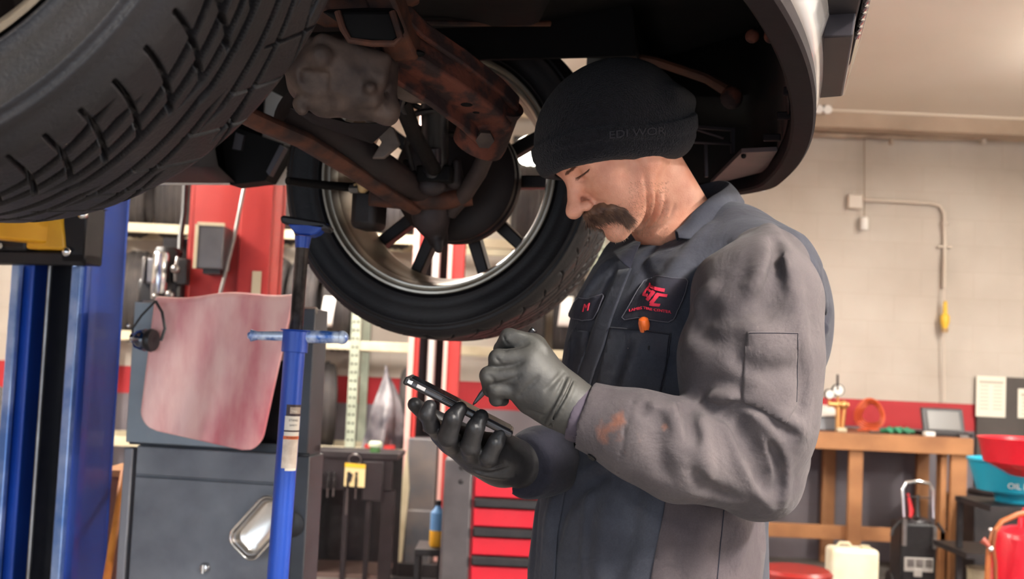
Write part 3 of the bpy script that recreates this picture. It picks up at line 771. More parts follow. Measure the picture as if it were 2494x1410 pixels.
gg = thing('gas_regulator', 'brass gas regulator with two round gauges standing on the workbench', 'regulator', (p.x, 8.0, bz))
gb = MB().tube([(p.x, 8.0, bz), (p.x, 8.0, bz+.21)], .018, 14); zc_ = at(2040, 985, 8.0).z
gb.tube([(p.x-.07, 8.0, zc_), (p.x+.07, 8.0, zc_)], .02, 14); gb.ball((p.x+.03, 7.99, zc_), .032); gb.tube([(p.x+.03, 8, bz), (p.x+.045, 8.0, zc_)], .014)
obj('brass_body', gb, M_brass, gg)
for gx, gy, r in ((2042, 950, .042), (2021, 960, .036)):
    q = at(gx, gy, 7.98)
    g_ = obj('gauge', MB().lathe([(0, 0), (r, 0), (r, .03), (r-.006, .034), (r-.008, .030)], q+Vector((0, .03, 0)), (0, -1, 0), 24), M_dark, gg)
    obj('dial', MB().lathe([(0, .0325), (r-.007, .032)], q+Vector((0, .03, 0)), (0, -1, 0), 24, cap=False), M_white, g_)
    obj('stem', MB().tube([q+Vector((0, .01, -r)), (q.x, 7.99, zc_)], .008), M_brass, gg)
obj('wing_key', MB().tube([at(2040, 912, 7.98), at(2040, 950, 7.98)], .008, 8), M_dark, gg)
p = at(2115, 1030, 8.3); hc = MB()
for k in range(4):
    r = .11-.012*k; hc.tube([(p.x+.02*k+r*cos(t)*.95, 8.28+.05*k+.03*sin(2*t), bz+.122+r*sin(t)) for t in np.linspace(0, 2*pi, 26)[:-1]], .007, 8, closed=True)
hc.tube([(p.x-.12, 8.15, bz+.012), (p.x-.02, 8.1, bz+.02), (p.x+.06, 8.13, bz+.012)], .008)
tag(obj('air_hose', hc, mat('orange_hose', '#c8552e', .45), None), 'coiled orange air hose on the workbench in front of the red stripe', 'hose')
gr = MB()
for k in range(9):
    a = at(2146+7*k, 1050-(k % 3)*4, 8.1); bb = at(2172+7*k, 1046+(k % 2)*6, 8.05+.02*(k % 3))
    gr.tube([(a.x, a.y, bz+.012), ((a.x+bb.x)/2, a.y-.05+.03*(k % 3), bz+.028+.008*(k % 2)), (bb.x, bb.y, bz+.014)], .016, 8)
tag(obj('strap', gr, mat('green_webbing', '#2f8a63', .6, col2='#1f6448', nscale=20), None), 'bundle of green webbing strap on the workbench next to the tablet', 'strap')
p = at(2302, 1055, 8.05); tb2 = thing('tablet_computer', 'rugged grey tablet on a stand at the right end of the workbench', 'tablet', (p.x, 8.1, bz))
xa, xb = at(2250, 1000, 8.05).x, at(2352, 1000, 8.05).x; zt2 = at(2300, 995, 8.05).z
obj('tablet_case', MB().hexa([(xa, 8.04, bz+.02), (xb, 8.04, bz+.02), (xb, 8.07, bz+.02), (xa, 8.07, bz+.02), (xa, 8.10, zt2), (xb, 8.10, zt2), (xb, 8.14, zt2), (xa, 8.14, zt2)]), mat('dark_grey_case', '#3b3a3c', .5), tb2, bevel=.008)
obj('screen', MB().hexa([(xa+.035, 8.036, bz+.045), (xb-.035, 8.036, bz+.045), (xb-.035, 8.05, bz+.045), (xa+.035, 8.05, bz+.045), (xa+.035, 8.088, zt2-.02), (xb-.035, 8.088, zt2-.02), (xb-.035, 8.1, zt2-.02), (xa+.035, 8.1, zt2-.02)]), mat('grey_screen', '#57534f', .35), tb2)
obj('dock', MB().box((xa-.02, 7.98, bz), (xb+.03, 8.2, bz+.03)), M_dark, tb2, bevel=.006)
tag(obj('adapter', MB().box((at(2252, 1050, 7.95).x, 7.93, bz), (at(2276, 1050, 7.95).x, 7.99, bz+.03)), M_white, None, bevel=.004), 'small white charger block in front of the tablet', 'charger')
tag(obj('sandpaper_block', MB().box((at(2040, 1050, 7.95).x, 7.94, bz), (at(2062, 1050, 7.95).x, 7.99, bz+.03)), M_cream, None, bevel=.006), 'pale small block on the workbench below the gauges', 'block')
tag(obj('metal_scrap', MB().box((at(2335, 1050, 7.95).x, 7.92, bz), (at(2355, 1050, 7.95).x, 7.97, bz+.018)).tube([(at(2120, 1050, 7.95).x, 7.96, bz+.008), (at(2128, 1050, 7.95).x+.06, 8.0, bz+.01)], .008), M_steel, None), 'loose metal pieces on the front edge of the workbench', 'parts')

# ------------------------------------------------------------------ floor items on the right
Yj = 6.7; ja, jb = at(2027, 1380, Yj).x, at(2143, 1380, Yj).x; jz = at(2080, 1338, Yj).z
jg = thing('jug', 'cream plastic fluid jug on the floor in front of the bench leg', 'jug', ((ja+jb)/2, Yj+.08, 0))
obj('jug_body', MB().box((ja, Yj, 0), (jb, Yj+.17, jz)), mat('cream_jug_plastic', '#e6dfca', .4, col2='#d9cda9', nscale=4), jg, bevel=.025, seg=4)
obj('cap', MB().lathe([(0, 0), (.028, 0), (.028, .02), (0, .022)], (jb-.07, Yj+.06, jz-.003), n=18), M_cream, jg)
obj('handle', MB().tube([(ja+.05, Yj+.1, jz-.004), (ja+.07, Yj+.1, jz+.02), (ja+.12, Yj+.1, jz+.02), (ja+.14, Yj+.1, jz-.004)], .01), M_cream, jg)
Ys = 6.3; p = at(1937, 1388, Ys)
st = thing('stool', 'low shop stool with a round dark red padded seat behind the mechanic', 'stool', (p.x, Ys, 0))
obj('seat', MB().lathe([(0, -.05), (.17, -.05), (.195, -.035), (.20, -.01), (.18, .008), (0, .012)], (p.x, Ys, p.z), n=36), mat('dark_red_vinyl', '#8e1f1c', .35, coat=.3), st)
obj('post', MB().tube([(p.x, Ys, .05), (p.x, Ys, p.z-.05)], .03), M_chrome, st)
for k in range(5):
    a = 2*pi*k/5; obj('leg', MB().bar((p.x, Ys, .07), (p.x+.2*cos(a), Ys+.2*sin(a), .05), .03, .02), M_dark, st)
    obj('caster', MB().lathe([(0, -.01), (.025, -.01), (.025, .01), (0, .01)], (p.x+.2*cos(a), Ys+.2*sin(a), .025), (1, 0, 0), 14), M_blk, st)
# black jump starter cart with chrome handle
Yh = 7.2
def Xh(px): return at(px, 1280, Yh).x
def Zh(py): return at(2240, py, Yh).z
js = thing('jump_starter', 'black wheeled jump starter with chrome U handle in front of the bench', 'jump starter', (Xh(2240), Yh+.1, 0))
obj('case', MB().box((Xh(2196), Yh, .08), (Xh(2284), Yh+.22, Zh(1275))), M_blk, js, bevel=.02, seg=3)
obj('top_dome', MB().ball((Xh(2240), Yh+.1, Zh(1275)), .1, (1.05, .9, .35), 20), mat('dark_purple_black', '#2a2428', .4), js)
hl = [(Xh(2205), Yh+.03, Zh(1262)), (Xh(2203), Yh+.05, Zh(1195)), (Xh(2212), Yh+.05, Zh(1178)), (Xh(2240), Yh+.05, Zh(1174)), (Xh(2268), Yh+.05, Zh(1178)), (Xh(2277), Yh+.05, Zh(1195)), (Xh(2277), Yh+.03, Zh(1262))]
obj('handle', MB().tube(hl, .012, 12), M_chrome, js)
obj('handle_bracket', MB().box((Xh(2197), Yh-.02, Zh(1330)), (Xh(2206), Yh, Zh(1265))), M_steel, js)
obj('handle_bracket', MB().box((Xh(2271), Yh-.02, Zh(1335)), (Xh(2280), Yh, Zh(1280))), M_steel, js)
obj('red_clamp', MB().tube([(Xh(2217), Yh+.06, Zh(1205)), (Xh(2224), Yh+.04, Zh(1245)), (Xh(2220), Yh+.02, Zh(1262))], [.008, .016, .010]), mat('red_clamp_rubber', '#c8202a', .4), js)
obj('black_clamp', MB().tube([(Xh(2242), Yh+.06, Zh(1208)), (Xh(2240), Yh+.04, Zh(1240)), (Xh(2238), Yh+.02, Zh(1262))], [.012, .012, .016]).tube([(Xh(2205), Yh+.05, Zh(1212)), (Xh(2275), Yh+.05, Zh(1214))], .004), M_blk, js)
obj('cable', MB().tube([(Xh(2195), Yh+.02, Zh(1272)), (Xh(2176), Yh, Zh(1290)), (Xh(2172), Yh, Zh(1308))], .010).tube([(Xh(2285), Yh+.02, Zh(1272)), (Xh(2300), Yh, Zh(1295))], .010), M_blk, js)
obj('connector_panel', MB().box((Xh(2204), Yh-.012, Zh(1392)), (Xh(2274), Yh, Zh(1358))).box((Xh(2226), Yh-.02, Zh(1404)), (Xh(2246), Yh-.008, Zh(1385))), mat('grey_white_panel', '#b9b4ae', .5), js, bevel=.003)
for k in range(3): obj('socket', MB().box((Xh(2210+k*22), Yh-.016, Zh(1380)), (Xh(2226+k*22), Yh-.011, Zh(1362))), M_steel, js)
for px in (2200, 2280): obj('wheel', MB().lathe([(0, -.02), (.07, -.02), (.08, 0), (.07, .02), (0, .02)], (Xh(px), Yh+.2, .08), (1, 0, 0), 24), M_blk, js)
# hand saw / paper between the legs
p = at(2300, 1280, 8.1)
tag(obj('rag', MB().ball((p.x, 8.08, p.z), .09, (.35, .25, 1.3), 16), mat('pale_blue_rag', '#a7b0bb', .8, col2='#8b95a3', nscale=12), None), 'pale blue rag hanging on the right bench leg', 'rag')

# dark shelf unit, board, papers, oil drain and tank at the right edge
nb_ = thing('notice_board', 'dark brown notice board on the back wall above the red oil drain', 'board', (at(2440, 1050, 8.66).x, 8.66, at(2440, 1180, 8.66).z))
a = at(2376, 1185, 8.66); b = at(2377, 915, 8.66)
obj('board', MB().box((a.x, 8.66, a.z), (a.x+1.3, 8.695, b.z)), mat('dark_brown_board', '#453e3a', .6, col2='#3a3430', nscale=4), nb_, bevel=.004)
for (px0, py0, px1, py1, rows) in ((2377, 918, 2451, 1014, 7), (2479, 950, 2560, 1018, 5)):
    a = at(px0, py1, 8.65); b = at(px1, py0, 8.65)
    s_ = thing('notice', 'larger cream paper notice pinned at the left of the brown board' if px0 < 2400 else 'cream paper notice cut by the right edge of the picture', 'paper', (a.x, 8.65, a.z))
    obj('sheet', MB().box((a.x, 8.652, a.z), (b.x, 8.658, b.z)), mat('cream_paper', '#e4ddcb', .7), s_, bevel=.002)
    l = MB(); l.box((a.x+.02, 8.6505, b.z-.055), (b.x-.02, 8.652, b.z-.035))
    for k in range(rows):
        zz = b.z-.075-k*.028; l.box((a.x+.025, 8.651, zz-.004), (a.x+.095, 8.652, zz+.004)); l.box((a.x+.125, 8.651, zz-.004), (b.x-.025, 8.652, zz+.004))
    obj('print', l, mat('grey_print', '#b3ab9c', .7), s_)
Yo = 5.9
def Xo(px): return at(px, 1200, Yo).x
def Zo(py): return at(2440, py, Yo).z
od = thing('oil_drain', 'bright red oil drain bowl at the right edge above the blue catch pan', 'oil drain', (Xo(2500), Yo+.1, 0))
r0 = Xo(2540)-Xo(2405)
obj('bowl', MB().lathe([(.03, Zo(1165)), (.12, Zo(1160)), (r0*.88, Zo(1128)), (r0*.97, Zo(1075)), (r0, Zo(1068)), (r0-.012, Zo(1070)), (r0*.85, Zo(1120)), (.02, Zo(1150))], (Xo(2540), Yo+.1, 0), n=48, cap=False), M_redcab, od)
obj('pole', MB().tube([(Xo(2540), Yo+.1, 0), (Xo(2540), Yo+.1, Zo(1150))], .025), M_steel, od)
obj('base', MB().lathe([(0, 0), (.2, 0), (.2, .04), (0, .06)], (Xo(2540), Yo+.1, 0), n=32), M_redcab, od)
Yp = 6.4
def Xp(px): return at(px, 1180, Yp).x
def Zp(py): return at(2440, py, Yp).z
cp = thing('catch_pan', 'turquoise plastic catch pan with white lettering below the red bowl', 'pan', (Xp(2450), Yp, Zp(1230)))
M_teal = mat('turquoise_plastic', '#1296b4', .4)
pn = MB(); rg = [(.0, Zp(1228)), (.10, Zp(1228)), (.11, Zp(1205)), (.20, Zp(1200)), (.245, Zp(1130)), (.26, Zp(1126)), (.255, Zp(1122)), (.235, Zp(1128)), (.19, Zp(1190)), (0, Zp(1195))]
n_ = 40; xo = Xp(2385)+.26
pn.lathe([(r, z) for r, z in rg], (xo, Yp+.15, 0), n=n_, cap=False)
obj('pan_body', pn, M_teal, cp)
v, f = text_mesh('OIL DRAIN', .045, .0)
lt = MB().add([(xo-.02+p_.x*.9, Yp+.15-math.sqrt(max(.0, .216**2-(p_.x*.9-.02)**2))-.004, Zp(1182)+p_.y) for p_ in v], f)
obj('lettering', lt, M_white, cp)
obj('droplet_mark', MB().ball((xo+.0, Yp+.15-.232, Zp(1155)), .022, (1, .12, .9), 10), M_white, cp)
sh = thing('steel_shelf', 'dark steel shelf unit on the right carrying the turquoise pan', 'shelf', (Xp(2450), 6.7, 0))
z_ = Zp(1229)
obj('shelf_board', MB().box((Xp(2395), 6.3, z_-.03), (Xp(2600), 6.8, z_)), M_dark, sh)
obj('shelf_board', MB().box((Xp(2375), 6.5, z_-.32), (Xp(2600), 7.0, z_-.29)), M_dark, sh)
for px, y in ((2400, 6.75), (2590, 6.35), (2590, 6.75)): obj('post', MB().box((Xp(px)-.015, y-.015, 0), (Xp(px)+.015, y+.015, z_)), M_dark, sh)
p = at(2385, 1240, 8.0)
obj('cross_pipe', MB().tube([at(2362, 1195, 7.9), at(2440, 1208, 7.6), at(2560, 1212, 7.4)], .022), M_dark, sh)
tag(obj('floor_cabinet', MB().box((at(2372, 1330, 7.6).x, 7.6, 0), (at(2372, 1330, 7.6).x+1.2, 8.3, at(2400, 1225, 7.6).z)), M_dark, None, bevel=.01), 'low dark cabinet right of the bench', 'cabinet')  # plain dark cabinet beside the bench
Yk = 5.4
def Xk(px): return at(px, 1300, Yk).x
def Zk(py): return at(2460, py, Yk).z
tk = thing('air_tank', 'shiny red pressure tank with brown hose at the lower right corner', 'tank', (Xk(2500), Yk, 0))
rk = Xk(2512)-Xk(2420); zt3 = Zk(1283)
obj('tank_body', MB().lathe([(0, .1), (rk*.9, .12), (rk, .2), (rk, zt3-.05), (rk*.93, zt3-.02), (rk*.6, zt3), (0, zt3+.006)], (Xk(2512), Yk, 0), n=48), M_redcab, tk)
obj('valve', MB().tube([(Xk(2480), Yk-.02, zt3-.01), (Xk(2482), Yk-.02, zt3+.06), (Xk(2500), Yk-.02, zt3+.07)], .014).tube([(Xk(2500), Yk, zt3), (Xk(2500), Yk, zt3+.09)], .02), M_redcab, tk)
hs = [at(2520, 1246, Yk-.05), at(2480, 1252, Yk-.08), at(2440, 1270, Yk-.1), at(2418, 1300, Yk-.12), at(2408, 1345, Yk-.12), at(2404, 1410, Yk-.12), at(2402, 1480, Yk-.1)]
obj('hose', MB().tube(hs, .012, 12), mat('brown_rubber_hose', '#a05a2c', .45), tk)
obj('hose', MB().tube([at(2425, 1290, Yk-.15), at(2418, 1330, Yk-.15), at(2424, 1370, Yk-.13), at(2426, 1480, Yk-.12)], .009, 12), mat('brown_rubber_hose_dark', '#7d4527', .45), tk)
obj('hose_end', MB().tube([at(2392, 1314, Yk-.15), at(2404, 1324, Yk-.16), at(2414, 1338, Yk-.16)], [.018, .012, .010], 12), mat('reddish_nozzle', '#9c4b3c', .4), tk)
obj('clip', MB().ball(at(2414, 1337, Yk-.18), .013).ball(at(2412, 1290, Yk-.14), .009), M_chrome, tk)
obj('leg', MB().tube([(Xk(2512), Yk, 0), (Xk(2512), Yk, .12)], rk*.6), M_dark, tk)
tag(obj('paint_bucket', MB().lathe([(0, 0), (.085, 0), (.095, .27), (.1, .28), (.09, .28), (.085, .26), (0, .25)], (at(2400, 1400, 6.9).x-.03, 6.85, 0), n=28), mat('cream_bucket', '#cfc4a6', .5, col2='#a89a80', nscale=8), None), 'cream bucket on the floor left of the red tank', 'bucket')

# ------------------------------------------------------------------ wall services
M_pipe = mat('cream_painted_pipe', '#cbbfb0', .4)
cd_ = thing('conduit', 'cream painted electrical conduit bending down the back wall', 'conduit', at(2298, 1000, YB-.03))
Yc_ = YB-.035
obj('conduit_pipe', MB().tube([at(2100, 486, Yc_), at(2200, 491, Yc_), at(2270, 495, Yc_), at(2290, 501, Yc_), at(2300, 520, Yc_), at(2301, 600, Yc_), at(2299, 700, Yc_)], .014, 12), M_pipe, cd_)
obj('junction_box', MB().box((at(2065, 488, Yc_).x, YB-.06, at(2080, 508, Yc_).z), (at(2100, 488, Yc_).x, YB-.004, at(2080, 474, Yc_).z)), M_pipe, cd_, bevel=.005)
obj('coupling', MB().tube([at(2285, 600, Yc_), at(2318, 601, Yc_)], .010), M_pipe, cd_)
obj('conduit_clip', MB().tube([at(2301, 540, Yc_-.01), at(2301, 548, Yc_-.01)], .024), M_pipe, cd_)
pc2 = thing('drop_cord', 'thin cord hanging down the cream wall ending in a white socket', 'cord', at(2105, 560, YB-.09))
obj('cord', MB().tube([at(2105, 305, YB-.05), at(2105, 420, YB-.06), at(2105, 530, YB-.06)], .004, 8), mat('brown_cord', '#8d7a66', .6), pc2)
obj('socket', MB().lathe([(0, 0), (.026, 0), (.03, .01), (.03, .085), (.018, .10), (0, .10)], at(2105, 560, YB-.06), n=18), M_white, pc2)
yc = thing('extension_cord', 'cord with yellow plug hanging on the wall above the workbench', 'cord', at(2300, 800, YB-.07))
obj('cord', MB().tube([at(2301, 620, YB-.065), at(2300, 700, YB-.07), at(2298, 760, YB-.07), at(2300, 900, YB-.06), at(2300, 975, YB-.05)], .005, 8), M_pipe, yc)
a = at(2301, 800, YB-.08)
obj('plug', MB().lathe([(0, 0), (.02, 0), (.034, .05), (.034, .09), (.028, .10), (.018, .11), (.014, .20), (0, .21)], a, n=16), mat('yellow_plug', '#e0b53a', .5), yc)
obj('plug_tip', MB().lathe([(0, 0), (.022, 0), (.028, .03), (0, .034)], a-Vector((0, 0, .03)), n=14), mat('tan_rubber', '#a98b62', .6), yc)
sp_ = thing('sprinkler_pipe', 'dark and cream pipe running along the top of the back wall', 'pipe', at(2300, 330, 8.6))
obj('pipe', MB().tube([at(1960, 326, 8.6), at(2100, 330, 8.6), at(2494, 340-2, 8.6), at(2700, 346, 8.6)], .022, 12), mat('brown_pipe', '#8e7a68', .5, col2='#b9a68f', nscale=3), sp_)
obj('pipe_hanger', MB().box((at(2394, 338, 8.6).x-.015, 8.57, at(2394, 350, 8.6).z), (at(2394, 338, 8.6).x+.015, 8.63, at(2394, 322, 8.6).z)), M_pipe, sp_)
obj('pipe_hanger', MB().box((at(2170, 338, 8.6).x-.01, 8.58, at(2170, 352, 8.6).z), (at(2170, 338, 8.6).x+.01, 8.62, at(2170, 322, 8.6).z)), M_trim, sp_)
fl = thing('flood_light', 'small twin cream flood light under the ceiling right of the car bumper', 'lamp', at(2005, 262, 8.2))
p = at(2005, 262, 8.2); zc3 = 3.19
obj('mount', MB().box((p.x-.05, 8.26, p.z-.02), (p.x+.05, 8.335, p.z+.05)), M_pipe, fl)
for dx in (-.03, .035): obj('lamp_head', MB().lathe([(.01, 0), (.028, .02), (.032, .06), (0, .062)], (p.x+dx, 8.26, p.z+.0), (0, -1, -.2), 16), M_white, fl)
# high-bay lamp on the back wall, seen shining through the raised wheel
Yl = 8.45; p = at(1292, 366, Yl)
wl = thing('wall_lamp', 'glaring white wall lamp seen through the wheel beside the mechanic hat', 'lamp', p)
obj('housing', MB().box((p.x-.13, Yl+.02, p.z-.11), (p.x+.13, YB, p.z+.11)), M_dark, wl, bevel=.01)
obj('lens', MB().lathe([(0, 0), (.115, 0), (.11, .025), (.06, .04), (0, .045)], (p.x, Yl+.02, p.z), (0, -1, 0), 28), mat('lamp_glow', '#fff6e0', .3, emit=14), wl)
# unseen ceiling strip fixtures, some carrying the added lamps
for i, (x, y) in enumerate(LAMPS):
    f_ = thing('strip_light', 'unseen white fluorescent strip fixture on the cream ceiling', 'lamp', (x, y, 3.0), 'ceiling strip lights')
    obj('fixture_body', MB().box((x-.16, y-.68, 3.05), (x+.16, y+.68, 3.09)), M_white, f_)
    for dy in (-.5, .5): obj('hanger', MB().tube([(x, y+dy, 3.08), (x, y+dy, 3.32)], .006, 8), M_steel, f_)
    for dx in (-.08, .08): obj('fluorescent_tube', MB().tube([(x+dx, y-.62, 3.025), (x+dx, y+.62, 3.025)], .014, 10), mat('tube_glow', '#fff0dc', .3, emit=12), f_)
# ================================================================== RAISED CAR
FW = Vector((-.1504, 2.6114, CH+.4099))                   # far wheel centre
NW = FW-AD*1.6+Vector((.0231, .0152, .0747))              # near wheel centre
TR, TW, RR = .3675, .251, .2705
M_under = mat('oily_black_underbody', '#060506', .7, col2='#0b0808', nscale=6, bump=.2, bscale=30, spec=.2)
M_rust = mat('rusty_frame', '#5f3022', .8, .1, col2='#2c1a19', nscale=26, detail=9, c_lo=.42, c_hi=.56, bump=.6, bscale=70)
M_rust2 = mat('dark_rusty_arm', '#57301f', .75, .1, col2='#281815', nscale=24, detail=8, bump=.5, bscale=45)
M_cast = mat('dirty_cast_housing', '#55463f', .65, .2, col2='#2c2220', nscale=20, detail=8, bump=.4, bscale=35)
M_cast2 = mat('dirty_aluminium', '#6b5f58', .6, .3, col2='#4a3f3a', nscale=12, detail=8, bump=.3)
M_rim = mat('silver_rim_paint', '#b9b2a6', .32, .75, col2='#8c8172', nscale=5, detail=7)
M_rimin = mat('brake_dust_barrel', '#8b7d6a', .42, .55, col2='#57493c', nscale=4, detail=8, stretch=(1, 1, 1))
M_spoke = mat('dark_dusty_spoke', '#2a2423', .5, .4, col2='#191516', nscale=8)
M_disc = mat('dark_brake_backing', '#191416', .6, .3, col2='#2a1e1b', nscale=7)
M_tire = mat('black_tire_rubber', '#131215', .5, col2='#19171a', nscale=10, detail=6, bump=.2, bscale=260, spec=.3)
M_body = mat('glossy_body_paint', '#e6e2de', .15, .1, coat=1)
M_bump = mat('black_bumper_plastic', '#100a0d', .75, spec=.15, col2='#150e11', nscale=9, bump=.08)
car = thing('car', 'car raised on the lift overhead, seen from below with wheels hanging and rusty frame', 'car', (FW.x, FW.y, 1.4))

def tire_grid(nT, nU):
    """profile with radial grooves; local y is the axle, outer face at -y for the near wheel"""
    side = [(.262, .098), (.272, .108), (.277, .113), (.2775, .1155), (.281, .1155), (.2815, .1145), (.30, .1225), (.318, .1255), (.333, .1245), (.3345, .1262), (.338, .1262), (.3395, .1235), (.344, .1215), (.3455, .1225), (.3485, .1212), (.350, .117)]
    ys = np.linspace(-.112, .112, nT+1)
    rs = .3675-.0015*(np.abs(ys)/.09)**2-np.where(np.abs(ys) > .09, ((np.abs(ys)-.09)/.022)**2*.011, 0)
    pr = [(r, -y) for r, y in side]+list(zip(rs, ys))+[(r, y) for r, y in side[::-1]]
    pr = np.array(pr)
    a = np.arange(nU)/nU*2*np.pi; R = np.tile(pr[:, 0], (nU, 1)); Y = np.tile(pr[:, 1], (nU, 1))
    U = (a*TR)[:, None]*np.ones_like(R); v = np.clip((Y+.112)/.224, 0, 1)
    istread = np.zeros_like(R, bool); istread[:, len(side):len(side)+nT+1] = True
    P1 = 2*np.pi*TR/60
    def groove(uc, lo, hi, w, k=1, ph=0):
        P = P1*k; d = np.abs(((U-uc-ph*P+P/2) % P)-P/2)
        sl = np.gradient(np.asarray(uc)[0], axis=0)/np.maximum(np.abs(np.gradient(Y[0])), 1e-5); d = d/np.sqrt(1+sl*sl)[None]
        m = np.clip((v-lo)/.02, 0, 1)*np.clip((hi-v)/.02, 0, 1)
        return np.clip((w-d)/.0011, 0, 1)*m
    G = 0*R
    G = np.maximum(G, groove(.03*v+.16*v*v, .05, .46, .0027, 1))                    # shoulder lines
    G = np.maximum(G, groove(.62*(v-.14)+.5*(v-.14)**2, .12, .47, .0048, 4))        # long swept lines crossing them
    G = np.maximum(G, groove(.62*(v-.14)+.5*(v-.14)**2, .22, .56, .0054, 4, .5))
    G = np.maximum(G, groove(.9*(v-.45), .50, .72, .0048, 4, .2))
    G = np.maximum(G, groove(.8*(v-.45), .62, .86, .0042, 4, .7))
    G = np.maximum(G, groove(-.16*(v-.60), .66, .97, .0018, 1.5))
    G = np.maximum(G, groove(.5*(v-.75), .80, .98, .0026, 3, .1))
    R = R-np.where(istread, G*.012, 0)
    # shoulder blocks: small notches on the outer edge ring
    X = R*np.sin(a)[:, None]; Z = R*np.cos(a)[:, None]
    V = np.stack([X, Y, Z], -1).reshape(-1, 3); m = R.shape[1]
    i = np.arange(nU)[:, None]; j = np.arange(m-1)[None]; i2 = (i+1) % nU
    F = np.stack([i*m+j, i2*m+j, i2*m+j+1, i*m+j+1], -1).reshape(-1, 4)
    return V, F
def to_w(V, C, flip=1):
    V = np.asarray(V); B = np.array([LD, AD*flip, ZV]); return V@B+np.array(C)
def build_wheel(C, out):
    """out = +1: street side along +AD (far wheel), -1: along -AD (near wheel)"""
    TV, TF = tire_grid(110, 900) if out > 0 else tire_grid(250, 1900)
    V = to_w(TV, C, out*-1)
    t = raw('tire', V, TF[:, ::-1] if out > 0 else TF, M_tire, car)
    ax = AD*out
    rim = MB()
    rim.lathe([(.252, .093), (.259, .098), (.2685, .107), (.2705, .112), (.267, .1145), (.262, .112), (.258, .104), (.250, .098), (.244, .085), (.240, .06), (.238, .045)], C, ax, 96, cap=False)   # street-side lip
    rim.lathe([(.252, -.093), (.259, -.098), (.2685, -.107), (.2705, -.113), (.2685, -.1155), (.264, -.1155), (.2615, -.112), (.2605, -.106), (.257, -.104), (.2555, -.108), (.252, -.108), (.2495, -.102), (.246, -.09), (.244, -.082)], C, ax, 96, cap=False)  # inner lip, stepped
    r_ = obj('rim', rim, M_rim, car); 
    ba = MB().lathe([(.244, -.082), (.240, -.07), (.2385, -.04), (.232, -.01), (.225, .02), (.226, .045), (.238, .06)], C, ax, 96, cap=False)
    b_ = obj('rim_barrel', ba, M_rimin, car); b_.parent = r_
    sp = MB(); x0, y0, _ = frame_from(ax)
    for k in range(5):
        for dd in (-.21, .21):
            a = 2*pi*(k+.28)/5+dd
            d = x0*cos(a)+y0*sin(a); tdir = ax.cross(d)
            p0 = C+d*.045+ax*.052; p1 = C+d*.236+ax*.072+tdir*(.010*(1 if dd > 0 else -1))
            w0, w1 = .017, .0135
            P = [p0-tdir*w0-ax*.022, p0+tdir*w0-ax*.022, p1+tdir*w1-ax*.028, p1-tdir*w1-ax*.028, p0-tdir*w0+ax*.014, p0+tdir*w0+ax*.014, p1+tdir*w1+ax*.010, p1-tdir*w1+ax*.010]
            s_ = obj('spoke', MB().hexa(P), M_spoke, car, bevel=.004); s_.parent = r_
    h_ = obj('hub_center', MB().lathe([(0, .025), (.075, .025), (.085, .04), (.08, .07), (.05, .08), (.03, .083), (0, .083)], C, ax, 40), M_spoke, car); h_.parent = r_
    return t
build_wheel(FW, 1); build_wheel(NW, -1)
def carp(s, t, z): return Vector((FW.x, FW.y, 0))+LD*s+AD*t+Vector((0, 0, z))

# --- front bumper lip, seen from below: plan curve symmetric about the car centre line t=-.8
def lip(t, ds=0):
    q = abs(t+.8)
    return .804+ds-.055*(q/.6)**2.2-.30*max(0, (q-.66)/.30)**2.4
ts = np.concatenate([np.linspace(-1.78, -1.5, 16), np.linspace(-1.48, -.12, 50), np.linspace(-.10, .18, 16)])
def width_in(t): return .055+.02*min(1, abs(t+.8)/.9)
def strip_mesh(rows, closed=False):
    m = MB(); n = len(rows[0])
    for r in rows: m.v += [Vector(p) for p in r]
    for i in range(len(rows)-1):
        for j in range(n-1): m.f.append((i*n+j, (i+1)*n+j, (i+1)*n+j+1, i*n+j+1))
    return m
def bumper_section(t, prof):
    """prof: (ds, z) measured outward from the lip along the local normal"""
    e = 1e-3; n = Vector((1, -(lip(t+e)-lip(t-e))/(2*e), 0)).normalized()
    return [carp(lip(t)+n.x*ds, t+n.y*ds, z) for ds, z in prof]
ZL = 1.74
under = [(-.034, 1.80), (-.032, ZL+.004), (-.028, ZL), (0, ZL), (.004, ZL+.004), (.004, ZL+.022), (.0, ZL+.03)]
m = strip_mesh([bumper_section(t, under) for t in ts])
obj('bumper_lip', m, M_bump, car, solid=.004)
bodyp = [(-.004, ZL+.028), (.012, ZL+.06), (.024, ZL+.10), (.026, ZL+.104), (.022, ZL+.108), (.030, ZL+.115), (.046, ZL+.20), (.05, ZL+.32), (.045, ZL+.45)]
m = strip_mesh([bumper_section(t, bodyp) for t in ts])
obj('bumper_cover', m, M_body, car, solid=.003)
# inner lining of the bumper
m = strip_mesh([bumper_section(t, [(-.034, ZL+.03), (-.05, ZL+.16), (-.04, 2.2)]) for t in ts])
obj('bumper_inner', m, M_under, car, solid=.004)
# plastic tabs on the inner edge of the lip
for (px, py) in ((1934, 222), (1916, 282), (1880, 335)):
    p = onz(px, py, ZL+.03); d = MB().obox(p, LD, AD, ZV, .03, .012, .012)
    obj('clip_tab', d, M_bump, car, bevel=.002)
# pale splash panel inside the far corner of the bumper
p1, p2, p3, p4 = onz(1806, 372, 1.765), onz(1893, 368, 1.765), onz(1862, 418, 1.765), onz(1726, 452, 1.765)
obj('splash_panel', MB().prism([p1, p2, p3, p4], (0, 0, .008)), mat('dirty_grey_panel', '#5d4c4c', .5, col2='#463a3b', nscale=8), car)
obj('panel_bolt', MB().ball(onz(1811, 380, 1.762), .005), M_under, car)
